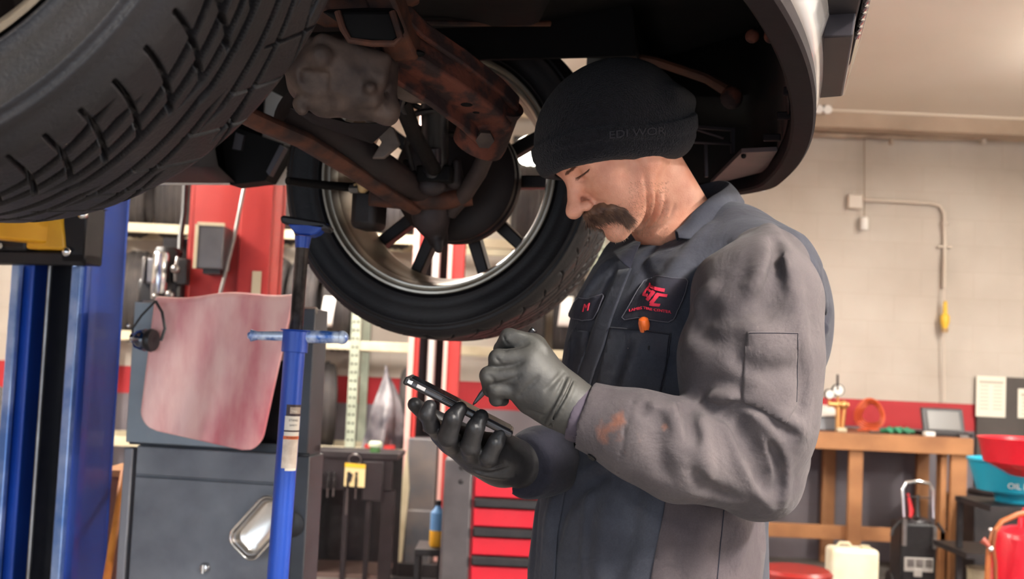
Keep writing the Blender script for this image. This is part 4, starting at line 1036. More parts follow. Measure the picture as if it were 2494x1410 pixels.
# --- grille / licence plate box in front of the bumper
def fbox(m, s0, s1, t0, t1, z0, z1, top_s=0):
    return m.hexa([carp(s0, t0, z0), carp(s1, t0, z0), carp(s1, t1, z0), carp(s0, t1, z0), carp(s0+top_s, t0, z1), carp(s1+top_s, t0, z1), carp(s1+top_s, t1, z1), carp(s0+top_s, t1, z1)])
M_gr = mat('black_grille_plastic', '#1d191e', .45, .1, col2='#272126', nscale=10)
def slab(px_low, z0, z1, lean, M_, name, bevel=.003):
    a = [onz(px, py, z0) for px, py in px_low]; b = [p+Vector((0, 0, z1-z0))+LD*lean for p in a]; m = MB(); n = len(a)
    m.v = a+b; m.f = [tuple(range(n))[::-1], tuple(range(n, 2*n))]+[(i, (i+1) % n, n+(i+1) % n, n+i) for i in range(n)]
    return obj(name, m, M_, car, bevel=bevel)
slab([(1990, 240), (2052, 235), (2078, 88), (2002, 92)], 1.80, 1.97, .02, M_gr, 'plate_bracket')
slab([(2002, 88), (2078, 84), (2112, -60), (2020, -60)], 1.83, 2.05, .02, mat('matte_black_plate', '#131015', .5), 'grille_box')
slab([(1978, 200), (2000, 200), (2006, -60), (1962, -60)], 1.86, 2.1, .0, M_gr, 'grille_frame')
slab([(2050, 234), (2056, 232), (2096, 100), (2136, -60), (2116, -60), (2082, 95)], 1.845, 1.93, .01, M_chrome, 'chrome_frame', .002)
slab([(2080, 96), (2092, 96), (2130, -60), (2114, -60)], 1.835, 1.85, .0, M_blk, 'emblem_recess', .001)
for k in range(7):
    px, py = 2086+4.7*k, 92-17*k; a = onz(px, py, 1.832); b = onz(px+7, py-11, 1.832); c = onz(px+1, py-14, 1.832)
    obj('emblem_bar', MB().tube([a, b, c], .0028, 8), M_chrome, car)
# --- dark underbody sheet with stampings, closed above by the body
def inwell(s, t): return (abs(s) < .46 and (t > -.26 or t < -1.34))
ub = MB(); S = np.linspace(-4.0, .74, 80); T = np.linspace(-1.76, .16, 49)
idx = {}
def zub(s, t): return 2.07+.02*sin(s*9)*sin(t*7)+(.03 if abs(t+.8) < .16 else 0)
for i, s in enumerate(S):
    for j, t in enumerate(T):
        idx[i, j] = len(ub.v); ub.v.append(carp(min(s, lip(t)-.05), t, zub(s, t)))
for i in range(len(S)-1):
    for j in range(len(T)-1):
        if inwell((S[i]+S[i+1])/2, (T[j]+T[j+1])/2): continue
        ub.f.append((idx[i, j], idx[i+1, j], idx[i+1, j+1], idx[i, j+1]))
obj('underbody', ub, M_under, car, solid=-.01)
# wheel wells
for t0, sg in ((-.24, 1), (-1.36, -1)):
    w_ = MB(); P = []
    for k in range(17):
        a = pi*k/16; P.append((.455*cos(a), 1.98+.45*sin(a)))
    rows = [[carp(s, t0, z) for s, z in P], [carp(s, t0+sg*.40, z) for s, z in P]]
    wm = strip_mesh(rows)
    wm.prism([carp(s, t0, z) for s, z in P], AD*(-.01*sg))
    obj('wheel_well', wm, M_under, car, solid=.003)
# fender walls along both sides (body skin with arch cut-outs)
def fender(t, sg):
    S = np.linspace(-1.2, .70, 96); lo = []
    for s in S:
        q = .42**2-s*s
        arch = FW.z+math.sqrt(q) if q > 0 else 0
        base = 1.78 if s < -.3 else 1.76+.0*s
        lo.append(max(arch, base) if abs(s) < .42 else base)
    rows = []
    for s, z in zip(S, lo):
        e = max(0, s-.45)**2*1.2
        rows.append([carp(s, t-sg*e, z), carp(s, t+sg*.02-sg*e, max(z+.02, 2.1)), carp(s, t+sg*.03-sg*e, 2.45), carp(s, t-sg*.02-sg*e, 2.75)])
    return strip_mesh(rows)
obj('fender', fender(.15, 1), M_body, car, solid=.004)
# (near fender lies left of and above the frame; its rear edge only)
obj('fender', fender(-1.77, -1), M_body, car, solid=.004)
# doors / cabin mass above, and the sills
cab = MB(); 
cab.hexa([carp(-4.0, -1.74, 2.12), carp(-.5, -1.74, 2.12), carp(-.5, .14, 2.12), carp(-4.0, .14, 2.12), carp(-4.0, -1.70, 2.75), carp(-.5, -1.70, 2.75), carp(-.5, .10, 2.75), carp(-4.0, .10, 2.75)])
cab.hexa([carp(-.5, -1.3, 2.3), carp(.72, -1.3, 2.3), carp(.72, -.3, 2.3), carp(-.5, -.3, 2.3), carp(-.5, -1.70, 2.75), carp(.70, -1.60, 2.70), carp(.70, 0, 2.70), carp(-.5, .10, 2.75)])
obj('body_shell', cab, M_body, car, bevel=.04)
def sill(t0, t1):
    prof = [(t0, 2.0), (t0, 1.86), (t0+(t1-t0)*.15, 1.79), (t0+(t1-t0)*.5, 1.765), (t0+(t1-t0)*.85, 1.80), (t1, 1.88), (t1, 2.1)]
    return strip_mesh([[carp(s, t, z) for t, z in prof] for s in (-3.6, -2.5, -1.5, -.62, -.56)])
obj('rocker_panel', sill(-.10, .15), mat('dull_black_sill', '#141013', .5, col2='#1b1518', nscale=8), car, solid=.004)
obj('rocker_panel', sill(-1.76, -1.55), mat('dull_black_sill_near', '#1e191c', .5), car, solid=.004)
YA = 2.78
m = MB().prism([at(543, 352, YA), at(572, 310, YA), at(690, 350, YA), at(690, 365, YA), at(645, 440, YA), at(560, 450, YA), at(548, 400, YA)], AD*.06)
obj('jacking_bracket', m, M_under, car)
M_fl = mat('scuffed_grey_flange', '#4b464a', .4, .4)
obj('bracket_flange', MB().prism([at(648, 418, YA-.01), at(682, 352, YA-.01), at(693, 360, YA-.01), at(656, 428, YA-.01)], AD*.02), M_fl, car)
obj('bracket_flange', MB().prism([at(566, 362, YA-.01), at(574, 322, YA-.01), at(594, 330, YA-.01), at(586, 366, YA-.01)], AD*.02), M_fl, car)

# --- suspension and driveline
def tubep(pts, rs, n=14, flat=None): return MB().tube([at(*p) for p in pts], rs, n, flat=flat)
def isop(name, fn, pts, pad, res, M_, sm=2):
    A_ = np.array([list(p) for p in pts]); o = iso(name, fn, A_.min(0)-pad, A_.max(0)+pad, res, M_, car, sm); return o
def W_(px, py, Y): return np.array(at(px, py, Y))
# rusty sub-frame rail
fr = [W_(880, 100, 1.78), W_(985, 125, 1.80), W_(1090, 195, 1.85), W_(1175, 260, 1.92), W_(1205, 320, 1.98)]
def sect_sweep(pts, w, h, up=(0, .35, 1), twist=0):
    pts = [Vector(p) for p in pts]; m = MB(); n = len(pts); ws = w if isinstance(w, list) else [w]*n; hs_ = h if isinstance(h, list) else [h]*n
    for i, p in enumerate(pts):
        d = (pts[min(i+1, n-1)]-pts[max(i-1, 0)]).normalized(); x, y, _ = frame_from(d, up)
        for a, b in ((-1, -1), (1, -1), (1, 1), (-1, 1)): m.v.append(p+x*(a*ws[i]/2)+y*(b*hs_[i]/2))
    for i in range(n-1):
        for k in range(4): m.f.append((i*4+k, i*4+(k+1) % 4, i*4+4+(k+1) % 4, i*4+4+k))
    m.f.append((3, 2, 1, 0)); m.f.append(tuple((n-1)*4+k for k in range(4))); return m
frw = [W_(930, 70, 1.76)]+fr[1:4]+[W_(1215, 300, 1.96)]
sf = obj('subframe', sect_sweep(frw, [.055, .062, .072, .078, .060], [.05, .05, .052, .052, .05]), M_rust, car, bevel=.007, seg=3)
for k, off in enumerate((-.040, .040)):
    q = [Vector(p)+Vector((off*.75, -.018, off*.75)) for p in frw]
    f_ = obj('weld_flange', sect_sweep(q, .010, .030), M_rust, car, bevel=.003); f_.parent = sf
obj('subframe_arm', sect_sweep([W_(905, -80, 1.70), W_(945, 10, 1.72), W_(962, 70, 1.75), W_(985, 130, 1.79)], [.050, .046, .050, .055], .045), M_rust2, car, bevel=.006)
for (px, py, Y, r_) in ((1015, 130, 1.80, .011), (1085, 198, 1.85, .010), (1137, 252, 1.90, .011), (1160, 272, 1.92, .007), (1050, 168, 1.83, .005)):
    dr = ray(px, py).normalized(); p = at(px, py, Y)-dr*.028
    h_ = obj('drain_hole', MB().ball(p, r_, (1.2, .9, .5), 12), M_under, car); h_.parent = sf
bu = MB().lathe([(0, -.052), (.030, -.052), (.046, -.046), (.048, -.03), (.044, .03), (.048, .046), (.03, .052), (0, .052)], at(1188, 302, 1.97), (.35, -.55, .75), 28)
obj('body_mount', bu, M_rust, car)
obj('mount_bolt', MB().lathe([(0, 0), (.016, 0), (.016, .012), (0, .013)], at(1180, 335, 1.935), (.1, -.8, -.6), 6), M_cast, car)
# cross member up front left
cm = MB().prism([at(780, 28, 1.66), at(955, 25, 1.66), at(975, 92, 1.66), at(958, 108, 1.66), at(850, 100, 1.66), at(828, 60, 1.66)], (0, .10, .04))
obj('crossmember', cm, M_under, car, bevel=.006)
obj('crossmember_edge', MB().tube([at(822, 28, 1.655), at(835, 70, 1.655), at(852, 98, 1.655), at(905, 106, 1.655), at(960, 106, 1.655), at(975, 92, 1.655), at(955, 28, 1.655)], .005, 8), M_rust2, car)
obj('exhaust_pipe', MB().tube([at(720, -20, 1.7), at(800, 22, 1.72), at(880, 24, 1.74), at(1000, -30, 1.76)], .028, 14), M_rust2, car)
# cast housing with bolted triangular flange
hc0 = W_(835, 190, 1.80)
def f_house(P):
    d = s_ell(P, hc0, (.076, .080, .060))
    Mx = np.array([[.97, .1, -.22], [-.1, .99, 0], [.22, .02, .97]])
    d = smin(d, s_box(P, hc0+np.array([.012, -.02, -.004]), (.062, .055, .045), Mx, .012), .010)
    for a_ in (20, 75, 130, 180, 235, 300):
        v_ = np.array([cos(radians(a_)), -.25, sin(radians(a_))]); d = smin(d, s_cap(P, hc0+v_*.03+np.array([0, -.062, 0]), hc0+v_*np.array([.074, .01, .058])+np.array([0, -.052, 0]), .0045, .0045), .006)
    d = smin(d, s_cap(P, hc0+[-.02, -.085, .012], hc0+[-.02, -.06, .012], .016, .02), .006)
    d = smin(d, s_ell(P, W_(770, 190, 1.78), (.045, .06, .045)), .03)
    d = smin(d, s_cap(P, W_(780, 255, 1.76), W_(945, 275, 1.77), .018, .016), .02)
    d = smin(d, s_cap(P, W_(945, 275, 1.77), W_(950, 150, 1.79), .014, .012), .02)
    d = smin(d, s_cap(P, W_(912, 195, 1.75), W_(918, 178, 1.75), .009, .009), .008)
    d = smin(d, s_cap(P, W_(900, 215, 1.74), W_(902, 213, 1.72), .009, .009), .008)
    d = smin(d, s_cap(P, W_(826, 262, 1.745), W_(905, 235, 1.74), .010, .008), .008)
    d = smin(d, s_cap(P, W_(730, 250, 1.745), W_(738, 268, 1.74), .012, .010), .008)
    d = smin(d, s_cap(P, W_(733, 130, 1.77), W_(820, 120, 1.77), .020, .020), .02)
    d = smax(d, -s_sph(P, W_(925, 270, 1.745), .007), .003)
    d = smax(d, -s_sph(P, W_(940, 222, 1.755), .006), .003)
    d = smax(d, -s_box(P, W_(764, 196, 1.715), (.022, .012, .018), None, .004), .004)
    return d+.0015*np.sin(P[:, 0]*130)*np.sin(P[:, 2]*110)
isop('differential_housing', f_house, [W_(700, 90, 1.72), W_(975, 300, 1.9)], .06, .0042, M_cast)
pl = MB().prism([at(840, 282, 1.785), at(962, 292, 1.785), at(966, 130, 1.80), at(935, 128, 1.80), at(905, 200, 1.79)], (0, .012, 0))
obj('housing_flange', pl, M_cast, car, bevel=.004)
for p in ((925, 270), (940, 222), (870, 276)): obj('flange_bolt', MB().lathe([(0, 0), (.008, 0), (.008, .006), (0, .007)], at(p[0], p[1], 1.783), (0, -1, 0), 6), M_rust2, car)
obj('bracket', MB().prism([at(705, 262, 1.9), at(850, 300, 1.9), at(958, 300, 1.9), at(905, 350, 2.05), at(760, 300, 2.0)], (0, .02, .005)), M_under, car)
# grey boot between housing and rail
isop('axle_boot', lambda P: smin(s_ell(P, W_(1010, 190, 1.90), (.045, .05, .035)), s_cap(P, W_(985, 210, 1.9), W_(1030, 225, 1.95), .02, .02), .02), [W_(960, 150, 1.85), W_(1080, 240, 2.0)], .04, .005, M_cast2)
obj('drive_shaft', tubep([(975, 240, 2.0), (1010, 330, 2.15), (1050, 400, 2.32), (1070, 430, 2.42)], [.016, .015, .015, .018]), M_under, car)
# lower control arm, long diagonal rail (rusty) with its dark tube behind
obj('control_arm', tubep([(560, 262, 2.0), (640, 300, 2.04), (740, 342, 2.1), (850, 410, 2.22), (940, 470, 2.34), (1010, 512, 2.42)], [.026, .028, .026, .024, .022, .018], flat=.6), M_rust2, car)
obj('control_arm', tubep([(690, 265, 2.1), (800, 320, 2.16), (900, 390, 2.26), (985, 445, 2.38), (1030, 470, 2.42)], [.034, .036, .034, .032, .024]), mat('black_rusty_tube', '#231310', .75, col2='#160e0e', nscale=9, bump=.3), car)
obj('control_arm', tubep([(1192, 360, 2.30), (1165, 420, 2.36), (1130, 475, 2.42), (1098, 520, 2.46)], [.016, .018, .018, .014]), mat('dull_brown_link', '#433733', .6, .2, col2='#2e2625', nscale=9), car)
obj('control_arm', tubep([(900, 478, 2.40), (1000, 487, 2.42), (1080, 487, 2.43), (1150, 480, 2.43)], [.020, .022, .022, .018]), M_rust2, car)
# knuckle with ball joints
kn = [W_(1010, 470, 2.44), W_(1050, 530, 2.47), W_(1066, 580, 2.50)]
def f_kn(P):
    d = s_chain(P, kn, [.022, .034, .024], .02)
    d = smin(d, s_cap(P, W_(1085, 450, 2.43), W_(1050, 530, 2.47), .022, .03), .02)
    d = smin(d, s_cap(P, W_(1000, 440, 2.40), W_(990, 400, 2.38), .02, .012), .015)
    d = smin(d, s_cap(P, W_(1108, 440, 2.40), W_(1112, 395, 2.38), .02, .010), .015)
    d = smin(d, s_cap(P, W_(1066, 590, 2.47), W_(1068, 606, 2.47), .012, .010), .01)
    d = smin(d, s_ell(P, W_(1052, 452, 2.38), (.030, .02, .022)), .01)
    return d
isop('steering_knuckle', f_kn, kn+[W_(980, 390, 2.38), W_(1120, 610, 2.5)], .05, .004, mat('grimy_knuckle', '#332829', .6, .2, col2='#1f191b', nscale=10, bump=.3))
# strut
sa, sb_ = at(1058, 215, 2.30), at(1060, 425, 2.38)
obj('shock_absorber', MB().tube([sa+(sa-sb_)*.4, sa, sb_], [.028, .028, .028], 18), M_blk, car)
obj('shock_boot', MB().tube([at(1053, 360, 2.335), at(1053, 400, 2.345)], .019, 14), mat('blue_black_sleeve', '#221f28', .4), car)
obj('shock_bracket', MB().obox(at(1060, 425, 2.37), LD, AD, ZV, .075, .03, .035), M_under, car, bevel=.004)
# brake disc / backing plate, hub
bc = FW+AD*(-.055)
obj('brake_backing', MB().lathe([(.02, -.012), (.10, -.014), (.122, -.008), (.137, .0), (.142, .004), (.142, .022), (.10, .024)], bc+LD*.022-ZV*.004, AD, 64), M_disc, car)
obj('brake_rotor', MB().lathe([(.05, .03), (.145, .03), (.145, .052), (.05, .052)], bc+LD*.022-ZV*.004, AD, 64), M_disc, car)
obj('brake_caliper', MB().obox(at(900, 500, 2.5), LD, AD, ZV, .06, .08, .11), M_spoke, car, bevel=.015, seg=3)
# upper dust shield cover over top of wheel
obj('spring', MB().tube([tuple(at(1058, 300, 2.33)+LD*(.055*cos(t))+AD*(.055*sin(t))+ZV*(.0068*t-.02)) for t in np.linspace(0, 2*pi*4.5, 110)], .0065, 8), M_blk, car)
obj('tie_rod', tubep([(700, 440, 2.3), (800, 452, 2.38), (880, 458, 2.44), (930, 466, 2.47)], [.008, .009, .010, .014]), M_under, car)
bj = MB().ball(at(883, 455, 2.40), .015, (1, 1, .9)).ball(at(868, 458, 2.40), .011)
obj('ball_joint', bj, mat('tan_grease_boot', '#c9a878', .4), car)
obj('tie_rod_boot', MB().ball(at(924, 462, 2.42), .013), mat('orange_brown_boot', '#a06a2c', .5), car)
obj('tie_rod_nut', MB().lathe([(0, 0), (.010, 0), (.010, .02), (0, .02)], at(853, 460, 2.40), LD, 6), M_steel, car)
# brake hose loops
obj('brake_hose', tubep([(905, 110, 1.85), (985, 230, 1.95), (975, 260, 2.0), (1010, 300, 2.1), (990, 350, 2.25), (1005, 410, 2.35)], .006, 8), M_blk, car)
obj('wheel_speed_bracket', MB().prism([at(885, 290, 2.2), at(960, 310, 2.2), at(975, 350, 2.2), at(935, 385, 2.2), at(905, 385, 2.2), at(930, 345, 2.2)], (0, .015, 0)), M_cast2, car, bevel=.003)
# rails and links under the nose of the car, right of the hat
obj('frame_rail', MB().tube([at(1450, 122, 2.35), at(1600, 150, 2.30), at(1720, 190, 2.25), at(1775, 222, 2.22)], [.012, .014, .015, .018], 10, flat=.7), mat('rust_brown_rail', '#54301e', .7, col2='#3a2118', nscale=10), car)
obj('rail_end', MB().ball(at(1782, 238, 2.2), .022), M_rust, car)
obj('radiator_bracket', MB().prism([at(1655, 302, 2.3), at(1790, 312, 2.3), at(1790, 372, 2.3), at(1781, 372, 2.3), at(1781, 318, 2.3), at(1655, 308, 2.3)], (0, .01, 0)).tube([at(1660, 303, 2.3), at(1762, 336, 2.28)], .003, 6).tube([at(1660, 345, 2.3), at(1780, 350, 2.3)], .003, 6).prism([at(1716, 350, 2.3), at(1723, 350, 2.3), at(1725, 430, 2.3), at(1718, 430, 2.3)], (0, .01, 0)), mat('dark_bracket', '#322b30', .5, .3), car)
obj('hook', MB().ball(at(1832, 88, 1.9), .012).ball(at(1878, 88, 1.85), .012), M_rust, car)
obj('engine_sump', MB().prism([carp(-.35, -1.25, 1.99), carp(.3, -1.25, 1.99), carp(.45, -.8, 1.99), carp(.3, -.42, 1.99), carp(-.35, -.42, 1.99)], (0, 0, .2)), M_under, car, bevel=.02)
for k, (s, t) in enumerate(((.15, -.55), (.4, -.9), (.05, -1.0))):
    obj('brake_line', MB().tube([carp(s-.3, t, 1.985), carp(s, t+.05, 1.98), carp(s+.15, t+.2, 2.02)], .006, 8), M_rust2, car)
# ================================================================== BLUE UNDER-HOIST JACK STAND
YS_ = 2.32
def S_(px, py): return at(px, py, YS_)
top_, bot_ = S_(738, 575), S_(676, 1410); sd = (top_-bot_).normalized(); base_ = bot_+sd*((0-bot_.z)/sd.z)
stn = thing('jack_stand', 'tall blue under hoist jack stand with threaded screw and tee handle', 'jack stand', base_)
def ax_(py): q = S_(738+(676-738)*(py-575)/(1410-575), py); return q
M_thr = mat('worn_screw_steel', '#77716f', .3, .85, col2='#3d393a', nscale=20)
pt0, pt1 = ax_(835), base_
obj('tube', MB().tube([pt1+sd*.02, pt0], .0212, 32), M_blue, stn)
obj('collar', MB().tube([ax_(858), ax_(806)], .0262, 32).tube([ax_(806), ax_(803)], .031, 32), M_blue, stn, bevel=.003)
# threaded screw: real helical ridge
pa, pb_ = ax_(812), ax_(600); L_ = (pb_-pa).length; x_, y_, d_ = frame_from(sd)
th_ = MB(); th_.tube([pa, pb_], .0118, 20)
obj('screw', th_, M_thr, stn)
nt = 62; hp_ = []
for i in range(nt*16+1):
    a = 2*pi*i/16; hp_.append(pa+d_*(L_*i/(nt*16))+x_*(.0128*cos(a))+y_*(.0128*sin(a)))
tt = obj('screw_thread', MB().tube(hp_, .0014, 4), M_thr, stn)
obj('screw_neck', MB().tube([ax_(604), ax_(576)], [.014, .017], 24), M_blue, stn)
# saddle
sx = (LD*.99+ZV*-.02).normalized()
cs_ = S_(742, 540)
obj('saddle', MB().prism([S_(700, 545), S_(716, 566), S_(728, 572), S_(758, 573), S_(772, 568), S_(790, 552), S_(800, 545)], (0, .05, 0)), M_blue, stn, bevel=.006)
obj('saddle_pad', MB().prism([S_(681, 527), S_(690, 524), S_(790, 540), S_(806, 552), S_(800, 562), S_(700, 548), S_(684, 542)], (0, .055, 0)), M_blk, stn, bevel=.006)
# tee handle
ha, hb_, hc_ = S_(604, 817), S_(722, 819), S_(845, 822); off = -CF*.0
hz = MB()
hz.tube([ha, ha+(hb_-ha)*.06], [.006, .009], 12)
hz.tube([ha+(hb_-ha)*.06, ha+(hb_-ha)*.2, hb_], [.0125, .0088, .0105], 14)
hz.tube([hb_, hc_+(hb_-hc_)*.14], [.0135, .0125], 14); hz.ball(hc_+(hb_-hc_)*.1, .0140)
obj('tee_handle', hz, mat('scuffed_blue_casting', '#2d5fae', .3, .3, col2='#cfdcf0', nscale=45, c_lo=.36, c_hi=.58), stn)
obj('handle_hub', MB().tube([ax_(834), ax_(804)], .0175, 8), M_blue, stn, bevel=.002)
# labels wrapped on the tube
vdir = (CC-ax_(1000)); vdir = (vdir-sd*vdir.dot(sd)).normalized(); hdir = sd.cross(vdir)
def wrap(py0, py1, a0, a1, r=.0216):
    A_, B_ = ax_(py1), ax_(py0)
    def f(u, v):
        a = radians(a0+(a1-a0)*u); return A_.lerp(B_, v)+vdir*(r*cos(a))+hdir*(r*sin(a))
    return MB().grid(f, 10, 2)
M_lab = mat('cream_label', '#d8cfc0', .5); M_lab2 = mat('maroon_label', '#2c1418', .5)
hs = 1 if hdir.dot(CR) > 0 else -1
def wl_(py0, py1, a0, a1, M_, r, nm='label'): obj(nm, wrap(py0, py1, a0*hs, a1*hs, r), M_, stn)
wl_(984, 1012, -20, 78, M_lab2, .0215); wl_(990, 1006, 0, 70, mat('tan_label', '#a08f80', .5), .0217)
wl_(1012, 1046, -24, 74, M_lab, .0215); wl_(1046, 1050, -24, 76, M_lab2, .0215); wl_(1050, 1060, -24, 74, M_lab, .0215)
wl_(1060, 1068, -26, 74, mat('orange_label_band', '#d2622a', .5), .0216); wl_(1068, 1138, -26, 72, mat('cream_label_text', '#cdbfb0', .5, col2='#b9a897', nscale=70), .0215)
wl_(1138, 1144, -5, 68, M_lab, .0215)
for (py, n, s_, wd) in ((1022, 'STAND', .0062, 1), (1034, 'SAFETY', .005, 1), (1064, 'WARNING', .0055, 1), (1000, 'TALL', .006, 1)):
    v, f = text_mesh(n, s_); c = ax_(py); up_ = sd; m = MB()
    pts = []
    for p in v:
        a = (p.x/.0219)+radians(24)
        pts.append(c+vdir*(.0219*cos(a))+hdir*(hs*.0219*sin(a))+sd*p.y)
    m.add(pts, f); obj('label_print', m, M_lab2 if n != 'TALL' else M_lab, stn)
ft = MB().lathe([(0, 0), (.11, 0), (.11, .01), (.05, .02), (.03, .05)], (base_.x, base_.y, 0), n=32)
obj('base', ft, M_blue, stn)
# ================================================================== MECHANIC
def skin_mat():
    M = mat('skin', '#e8ac90', .5, col2='#cf8a6f', nscale=22, detail=6, bump=.25, bscale=420, c_lo=.3, c_hi=.7, spec=.45)
    B = M.node_tree.nodes['Principled BSDF']; B.inputs['Subsurface Weight'].default_value = .12
    B.inputs['Subsurface Radius'].default_value = (.9, .35, .2); B.inputs['Subsurface Scale'].default_value = .006
    return M
M_skin = skin_mat()
def fabric(name, c1, c2, sc=7, stain=None):
    M = bpy.data.materials.new(name); M.use_nodes = True; nt = M.node_tree; N = nt.nodes; L = nt.links.new; B = N['Principled BSDF']
    B.inputs['Roughness'].default_value = .92; B.inputs['Specular IOR Level'].default_value = .2
    B.inputs['Sheen Weight'].default_value = .06; B.inputs['Sheen Roughness'].default_value = .5
    g = N.new('ShaderNodeTexCoord')
    n = N.new('ShaderNodeTexNoise'); n.inputs['Scale'].default_value = sc; n.inputs['Detail'].default_value = 7; n.inputs['Roughness'].default_value = .6
    L(g.outputs['Object'], n.inputs['Vector'])
    r = N.new('ShaderNodeValToRGB'); r.color_ramp.elements[0].position = .36; r.color_ramp.elements[1].position = .66
    r.color_ramp.elements[0].color = lin(c1); r.color_ramp.elements[1].color = lin(c2); L(n.outputs['Fac'], r.inputs[0]); out = r.outputs[0]
    fl = N.new('ShaderNodeTexNoise'); fl.inputs['Scale'].default_value = 420; fl.inputs['Detail'].default_value = 2; L(g.outputs['Object'], fl.inputs['Vector'])
    m1 = N.new('ShaderNodeMix'); m1.data_type = 'RGBA'; m1.blend_type = 'OVERLAY'; m1.inputs[0].default_value = .22
    L(out, m1.inputs[6]); L(fl.outputs['Fac'], m1.inputs[7]); out = m1.outputs[2]
    for (P, rad, col, thr) in (stain or []):
        ge = N.new('ShaderNodeNewGeometry'); sb = N.new('ShaderNodeVectorMath'); sb.operation = 'DISTANCE'; sb.inputs[1].default_value = P
        L(ge.outputs['Position'], sb.inputs[0])
        mr = N.new('ShaderNodeMapRange'); mr.inputs[1].default_value = 0; mr.inputs[2].default_value = rad; mr.inputs[3].default_value = 1; mr.inputs[4].default_value = 0
        L(sb.outputs['Value'], mr.inputs[0])
        n2 = N.new('ShaderNodeTexNoise'); n2.inputs['Scale'].default_value = 38; n2.inputs['Detail'].default_value = 5; L(g.outputs['Object'], n2.inputs['Vector'])
        mu = N.new('ShaderNodeMath'); mu.operation = 'MULTIPLY'; L(mr.outputs[0], mu.inputs[0]); L(n2.outputs['Fac'], mu.inputs[1])
        m2 = N.new('ShaderNodeMapRange'); m2.inputs[1].default_value = thr; m2.inputs[2].default_value = thr+.22; m2.inputs[4].default_value = .8; L(mu.outputs[0], m2.inputs[0])
        mx = N.new('ShaderNodeMix'); mx.data_type = 'RGBA'; L(m2.outputs[0], mx.inputs[0]); L(out, mx.inputs[6]); mx.inputs[7].default_value = lin(col); out = mx.outputs[2]
    L(out, B.inputs['Base Color'])
    n3 = N.new('ShaderNodeTexNoise'); n3.inputs['Scale'].default_value = 90; n3.inputs['Detail'].default_value = 8; n3.inputs['Roughness'].default_value = .7; L(g.outputs['Object'], n3.inputs['Vector'])
    ad = N.new('ShaderNodeMath'); ad.operation = 'MULTIPLY'; L(n3.outputs['Fac'], ad.inputs[0]); ad.inputs[1].default_value = 2.5
    bp = N.new('ShaderNodeBump'); bp.inputs['Strength'].default_value = .35; bp.inputs['Distance'].default_value = .0012; L(ad.outputs[0], bp.inputs['Height'])
    n4 = N.new('ShaderNodeTexNoise'); n4.inputs['Scale'].default_value = 13; n4.inputs['Detail'].default_value = 3; n4.inputs['Distortion'].default_value = 1.2; L(g.outputs['Object'], n4.inputs['Vector'])
    b2 = N.new('ShaderNodeBump'); b2.inputs['Strength'].default_value = .55; b2.inputs['Distance'].default_value = .010; L(n4.outputs['Fac'], b2.inputs['Height'])
    L(b2.outputs[0], bp.inputs['Normal']); L(bp.outputs[0], B.inputs['Normal'])
    return M
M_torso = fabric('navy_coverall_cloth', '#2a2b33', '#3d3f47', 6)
M_torso_d = fabric('shaded_coverall_cloth', '#17171f', '#22222c', 9)  # darker cloth copy for the shaded far sleeve and leaf, also seams
M_sleeve = fabric('grey_brown_sleeve_cloth', '#3a3538', '#4e4849', 5, stain=[(tuple(at(1508, 1050, 1.60)), .075, '#7d4b33', .31), (tuple(at(1625, 1035, 1.58)), .03, '#8a5840', .34)])  # sleeve cloth, a lighter grey-brown than the torso
M_panel = fabric('grey_brown_panel_cloth', '#393436', '#473f42', 5)  # lower side piece, a browner grey than the front
M_thread = mat('seam_thread', '#55535b', .9)
M_knit = mat('black_knit', '#121116', .95, col2='#1b1a20', nscale=160, bump=1.2, bscale=420, sheen=.1, spec=.15)
M_glove = mat('dusty_black_nitrile', '#333231', .58, col2='#41403c', nscale=9, detail=6, bump=.15, bscale=140, spec=.4)
M_glove2 = mat('black_nitrile', '#1d1c1e', .45, col2='#2b2a2b', nscale=12, detail=6, bump=.15, bscale=140, spec=.4)

man = thing('person', 'man in grey coveralls, black knit hat and gloves, writing on a phone under the car', 'person', (.30, 1.93, 0))
def W3(px, py, Y): return np.array(at(px, py, Y))
# ---- head frame
def Rhead(y, p, r):
    fw = np.array([-np.cos(y)*np.cos(p), -np.sin(y)*np.cos(p), -np.sin(p)]); lf = np.array([np.sin(y), -np.cos(y), 0]); up = np.cross(fw, lf)
    l2 = np.cos(r)*lf+np.sin(r)*up; return np.stack([fw, l2, np.cross(fw, l2)], 0)
HR = Rhead(radians(22.2), radians(37.8), radians(5.5)); HO = np.array([.148, 1.819, 1.705])
def h2w(p): return np.asarray(p, float)@HR+HO
def w2h(P): return (P-HO)@HR.T
def sub_folds(P, d, folds, kind):
    for (kd, pts, r, k) in folds:
        if kd != kind: continue
        lo = np.min(pts, 0)-r-k-.02; hi = np.max(pts, 0)+r+k+.02
        mk = ((P > lo) & (P < hi)).all(1)
        if not mk.any(): continue
        rr = [r*.25]+[r]*(len(pts)-2)+[r*.25]
        c = s_chain(P[mk], pts, rr, .001)
        d[mk] = smin(d[mk], c, k) if kd == 'r' else smax(d[mk], -c, k)
    return d
